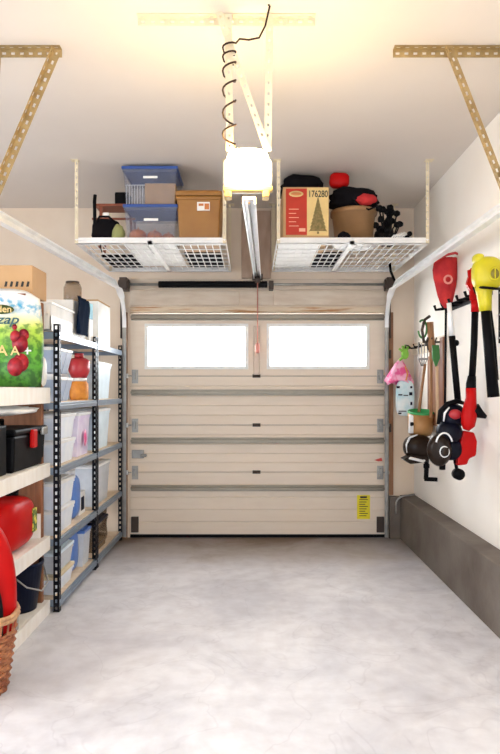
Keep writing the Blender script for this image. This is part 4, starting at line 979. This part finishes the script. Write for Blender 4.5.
b = MB(); b.prism([(W(461,430)[0],W(461,430)[2]),(W(472,432)[0],W(472,432)[2]),(W(475,441)[0],W(475,441)[2]),(W(474,455)[0],W(474,455)[2]),(W(467,458)[0],W(467,458)[2]),(W(465,464)[0],W(465,464)[2]),(W(455,465)[0],W(455,465)[2]),(W(456,452)[0],W(456,452)[2])],'y',-0.05,0.05); b.build('battery_pack', M_red, t, bevel=0.012)
b = MB(); b.cyl(W(458,474,-0.03),W(458,474,0.02),0.038); b.tube([W(455,460),W(457,470)],0.012,8); b.build('edge_wheel', M_black, t)
b = MB(); b.cyl(W(441,463,-0.03),W(441,469,-0.03),0.02); b.build('foot', M_black, t)

# yellow leaf blower
y = wy(486,1.43); T0 = (U(486,y), y, V(300,y))
t = thing('yellow_leaf_blower', 'bright yellow leaf blower with black tube hanging on the right wall', 'garden power tool', T0)
b = MB(); b.ell(W(487,274,0),0.090,0.075,0.105,24,18,pw=0.75); b.ell(W(478,259,0),0.03,0.05,0.03,16,10,pw=0.7); b.tube([W(484,284),W(484,293),W(485,304),W(485.5,311)],[0.06,0.046,0.040,0.036],18); b.build('blower_housing', M_yellow, t)
b = MB(); b.lathe([(0.026,0),(0.033,0.0),(0.035,0.012),(0.024,0.012),(0.024,0)],W(490,276,-0.067),24,1,1.25,Matrix.Rotation(PI/2,3,'X')); vent = b.build('vent_ring', M_yellow, t)
b = MB(); c_ = W(490,276,-0.072)
b.lathe([(0,0),(0.025,0),(0.025,0.008),(0,0.008)],c_,24,1,1.25,Matrix.Rotation(PI/2,3,'X')); b.build('vent_grille', mat('vent_olive',(0.25,0.2,0.02),0.6), vent)
b = MB(); b.box(c_[0]-0.003,c_[0]+0.003,c_[1]-0.012,c_[1]-0.008,c_[2]-0.03,c_[2]+0.03); b.build('vent_bar', M_yellow, vent)
b = MB(); b.tube([W(476,287),W(481,289.5,-0.07),W(490,290.5,-0.075),W(500,289)],0.008,8); b.build('carry_strap', M_black, t)
b = MB(); b.tube([W(485.5,310),W(489,350),W(493.5,397)],[0.028,0.030,0.036],16); b.build('tube', M_black, t)
b = MB(); b.tube([W(489,302,0.03),W(494,340,0.03),W(497,380,0.03)],[0.022,0.022,0.022],12); b.build('second_tube', M_black, t, label='slim black tube behind')
# black wire grille rack at the right edge
y = wy(503,1.47); T0=(U(498,y),y,V(320,y))
t = thing('wire_grid_rack', 'black and white wire rack on the wall at the right edge', 'wall rack', (XR-0.07, y, V(320,y)))
b = MB()
for k in range(5): b.tube([(0,0.08-0.05*k,0.19),(0,0.08-0.05*k,-0.13)],0.006,6)
b.build('uprights', M_black, t)
b = MB()
for z in (-0.10,0.04,): b.tube([(0,0.10,z),(0,-0.14,z)],0.005,6)
for z in (0.17,): b.tube([(0.07,0.08,z),(0,0.08,z),(0,-0.12,z),(0.07,-0.12,z)],0.005,6)
b.build('crosswires', M_track, t)
y = wy(506,1.44)
t = thing('round_grey_pan', 'pale grey blue round pan hanging at the right edge below the wire rack', 'pan', (XR-0.045, y-0.03, V(375,y)))
b = MB(); b.lathe([(0,0),(0.12,0.0),(0.16,-0.035),(0.165,-0.03),(0.125,0.008),(0,0.008)],(0,0,0),32,1,1,Matrix.Rotation(PI/2,3,'Y')@Matrix.Rotation(0,3,'X')); b.build('pan_body', mat('pale_steel_blue',(0.62,0.70,0.80),0.3,0.3), t)

# --- hand tools near the corner
M_shear = M_steel
def longtool(name, label, cat, u0, v0, u1, v1, x, headfn, mh=M_wood, r=0.014):
    global y, T0
    y = wy((u0+u1)/2, x); T0 = (U(u0,y), y, V(v0,y))
    t = thing(name, label, cat, T0)
    b = MB(); b.tube([W(u0,v0),W((u0+u1)/2,(v0+v1)/2,0.004),W(u1,v1)],r,10); b.build('handle', mh, t)
    if headfn: headfn(t)
    return t
def rail2():
    yy = wy(425,1.53)
    t = thing('wall_tool_rail', 'pale wooden rail with black clips holding hand garden tools', 'wall rack', (XR, yy, V(346,yy)))
    ya, yb2 = wy(410,1.53)-yy, wy(443,1.53)-yy
    MB().box(-0.02,0,yb2,ya,-0.06,0.05).build('back_board', mat('pale_board',(0.8,0.7,0.55),0.7), t, bevel=0.003)
    for k in range(6):
        yk = yb2+(ya-yb2)*(0.06+0.88*k/5); b = MB(); b.tube([(-0.02,yk,0.0),(-0.09,yk,0.0),(-0.10,yk,0.025)],0.007,8); b.build('clip', M_black, t)
rail2()
def cultiv(t):
    b = MB()
    for k in (-1,0,1): b.tube([W(431,352),W(431+k*3.2,350-1),W(431+k*4.2,342),W(431+k*4.4,338,-0.03)],0.006,6)
    b.build('tines', M_dsteel, t)
longtool('hand_cultivator', 'wooden handled three tine cultivator hanging left of the brown board', 'garden tool', 431, 352, 431, 418, 1.44, cultiv)
def forkh(t):
    b = MB()
    for k in (-1.5,-0.5,0.5,1.5): b.tube([W(423+k*1.0,366),W(423+k*3,358),W(423+k*3,343)],0.005,6)
    b.box(*sorted((W(418,360)[0],W(428,360)[0])),-0.01,0.01,*sorted((W(0,360)[2],W(0,358)[2]))); b.build('tines', M_steel, t)
longtool('garden_fork', 'garden fork with slanting wooden handle near the corner of the right wall', 'garden tool', 425, 364, 419, 412, 1.42, forkh, r=0.012)
def shear(t):
    b = MB(); b.tube([W(424,343),W(422,330),W(424.5,320),W(430,316)],0.012,8); b.tube([W(426,343),W(432,332)],0.012,8); b.build('blades', M_dsteel, t)
    b = MB(); b.tube([W(422.5+7*math.cos(a)*-1*0.6,329+9*math.sin(a)) for a in [0.2+5.2*k/16 for k in range(17)]],0.008,8); b.build('grip_loop', M_green, t, label='dark green looped grip')
t = longtool('pruning_shears', 'green handled loppers hanging above the hand tools', 'garden tool', 430, 322, 432, 352, 1.44, shear, M_wood, 0.028)
def spade(t):
    b = MB(); b.prism([(W(432,345)[0],W(432,345)[2]),(W(439,345)[0],W(439,345)[2]),(W(440,358)[0],W(440,358)[2]),(W(436,368)[0],W(436,368)[2]),(W(432,358)[0],W(432,358)[2])],'y',-0.006,0.006); b.build('blade', M_green, t, bevel=0.003)
longtool('hand_spade', 'dark green headed hoe with long pale handle next to the brown board', 'garden tool', 437, 366, 437.5, 425, 1.47, spade, mat('pale_handle',(0.62,0.42,0.26),0.6), 0.012)
longtool('broom_handle', 'thin black pole hanging between the brown board and the trimmer shaft', 'pole', 446, 304, 445, 412, 1.47, None, M_black, 0.009)
y = wy(442,1.53); t = MB().box(-0.028,0.0,-0.045,0.045,-0.62,0.28).build('brown_board', mat('reddish_board',(0.30,0.12,0.05),0.6,col2=(0.20,0.07,0.03),scale=8,stretch=(5,5,0.5)), bevel=0.004)
t.location = (XR, y, V(372,y)); tag(t, 'upright brown wooden board fixed to the right wall behind the tools', 'board')
y = wy(434,1.53); t = MB().box(-0.02,0.0,-0.20,0.20,-0.45,0.14).build('brown_board', M_brownw, bevel=0.004)
t.location = (XR, y-0.0, V(372,y)); tag(t, 'shorter dark brown board on the right wall behind the hoe', 'board')

# pink hat, green gloves, white patterned bag, in the corner
yh = D-0.17; y = yh
T0 = (U(400,yh), yh, V(372,yh))
t = thing('pink_sun_hat', 'pink floppy hat hanging in the corner by the garage door', 'hat', T0)
vs=[];fs=[]
for i in range(7):
    f_ = i/6; z = 0.11-0.21*f_
    for k in range(30):
        a = 2*PI*k/30; rr = (0.02+0.11*f_**0.8)*(1+0.14*f_*math.sin(5*a+1)); vs.append((rr*math.cos(a)+0.0-0.012*f_, 0.55*rr*math.sin(a), z+0.02*f_*math.sin(3*a)))
for i in range(6):
    for k in range(30): fs.append((i*30+k,i*30+(k+1)%30,(i+1)*30+(k+1)%30,(i+1)*30+k))
b = MB(); b._faces(vs,fs,True); o = b.build('hat_body', M_pink, t); sd=o.modifiers.new('s','SOLIDIFY'); sd.thickness=0.005
b = MB(); b.tube([(0.035,-0.055,0.05),(0.05,-0.08,-0.02),(0.035,-0.08,-0.08)],0.006,6); b.build('ribbon', M_orange, t)
T0 = (U(405,yh-0.05), yh-0.05, V(354,yh-0.05)); y = yh-0.05
t = thing('garden_glove', 'lime green garden glove hanging above the pink hat', 'glove', T0)
b = MB(); b.ell((0,0,0),0.035,0.02,0.05,16,10)
for (a,l) in ((-0.9,0.045),(-0.35,0.06),(0.05,0.065),(0.45,0.055)): b.tube([(0.02*math.sin(a),0,0.02),(0.07*math.sin(a),0,0.02+l*math.cos(a))],[0.014,0.010],8)
b.tube([(-0.02,0,-0.03),(-0.05,0,-0.06)],[0.014,0.010],8); b.build('glove_body', M_lime, t)
b = MB(); b.tube([(0.0,-0.02,0.05),(0.005,-0.02,0.08),(0.03,-0.01,0.075),(0.06,0,0.05),(0.11,0,0.06)],0.006,8); b.build('cord', M_black, t)
T0 = (U(406,yh-0.08), yh-0.06, V(398,yh)); 
t = thing('hanging_bag', 'white bag with blue marks hanging below the pink hat', 'bag', T0)
b = MB(); b.ell((0,0.02,0),0.085,0.03,0.165,22,14,pw=0.55); b.build('bag_body', M_lblue if False else mat('white_blue_bag',(0.85,0.92,0.95),0.5,col2=(0.45,0.72,0.82),scale=7), t)
b = MB()
for (x,z,w2,h2) in ((-0.07,0.10,0.02,0.02),(-0.05,0.03,0.025,0.012),(0.0,0.025,0.03,0.008),(0.045,0.04,0.02,0.03),(-0.03,-0.12,0.05,0.008),(-0.055,-0.14,0.02,0.014),(0.05,-0.05,0.012,0.03),(0.05,0.10,0.012,0.02)):
    b.box(x-w2/2*1.4,x+w2/2*1.4,-0.018,-0.008,z-h2/2,z+h2/2)
b.build('print', M_navy, t)

# green-rimmed bronze pot, and the dark shell tool below
yp = 5.35; y = yp
T0 = (U(420,yp), yp, V(434,yp)); sc = yp/F
t = thing('hanging_pot', 'copper coloured pot with green inside hanging on the right wall', 'pot', T0, rot=(0.16,0,0))
rp = 13.0*sc; hp = 22*sc
b = MB(); b.lathe([(0,0),(rp*0.84,0),(rp*0.94,hp*0.2),(rp,hp),(rp*0.96,hp),(rp*0.89,hp*0.2),(rp*0.7,0.01),(0,0.01)],(0,0,0),32); b.build('pot_body', mat('copper_pot',(0.50,0.27,0.10),0.4,0.15,col2=(0.42,0.21,0.07)), t)
b = MB(); b.lathe([(rp*0.95,hp-0.005),(rp*1.0,hp-0.005),(rp*1.0,hp+0.012),(rp*0.9,hp+0.012),(rp*0.84,hp*0.25),(0,hp*0.25)],(0,0,0),32); b.build('green_liner', mat('bright_green',(0.04,0.42,0.12),0.4), t, label='bright green liner')
b = MB(); b.cyl((-rp*0.78,-rp*0.62,hp*0.55),(-rp*0.90,-rp*0.72,hp*0.55),0.016); b.build('knob', M_black, t)
b = MB(); b.box(-rp*1.02,-rp*0.62,-rp*0.66,-rp*0.3,hp*0.1,hp*0.95); b.build('side_plate', M_track, t, bevel=0.01)
yp = 5.25; y = yp; T0 = (U(418,yp), yp, V(447,yp))
t = thing('hose_reel', 'dark brown shell shaped hose holder with pale rim on the right wall', 'hose holder', T0)
b = MB(); b.ell((0,0,0),0.125,0.10,0.105,26,18,pw=0.9); b.build('shell', M_olive, t)
b = MB(); b.tube([W(415,434,-0.08),W(408,437,-0.06),W(405,444,-0.05),W(405.5,452,-0.05)],[0.005,0.009,0.009,0.004],8)
b.tube([W(402,459,-0.02),W(408,457,-0.09),W(420,460,-0.09),W(430,457,-0.02)],[0.006,0.012,0.012,0.006],8); b.build('rim', M_lidw, t)
b = MB(); b.prism([(W(401,458)[0],W(401,458)[2]),(W(409,454)[0],W(409,454)[2]),(W(428,456)[0],W(428,456)[2]),(W(424,461)[0],W(424,461)[2]),(W(408,463)[0],W(408,463)[2])],'y',-0.085,0.03); b.build('tray', M_olive, t, bevel=0.006)
y = wy(428,1.50)-0.10; T0 = (U(427,y), y, V(470,y))
t = thing('pipe_elbow', 'black L shaped pipe pointing right on the right wall above the footing', 'pipe', T0)
b = MB(); b.tube([W(426.5,458),W(426.5,468),W(426,479)],0.020,10); b.bar(W(424.5,479),W(437,479.5),0.03,0.032); b.tube([W(426.5,464),W(426.5,468)],0.026,10); b.build('pipe_body', M_black, t)

# repeats of one kind share a group
GROUPS = {'plastic_bin': 'plastic bins on the steel shelving', 'ceiling_rack': 'wire racks hung from the ceiling', 'steel_shelving': 'steel shelving units on the left',
          'storage_tote': 'totes on the left ceiling rack', 'door_track': 'garage door tracks', 'track_hanger': 'hangers of the door tracks', 'dark_sheet': 'dark sheets added on the ceiling racks',
          'brown_board': 'boards behind the wall tools', 'detergent_jug': 'blue jugs on the steel shelving', 'shelf_liner': 'liner sheets on the ceiling racks'}
for o in list(S.objects):
    k = o.name.split('.')[0]
    if o.parent is None and k in GROUPS and 'group' not in o: o['group'] = GROUPS[k]
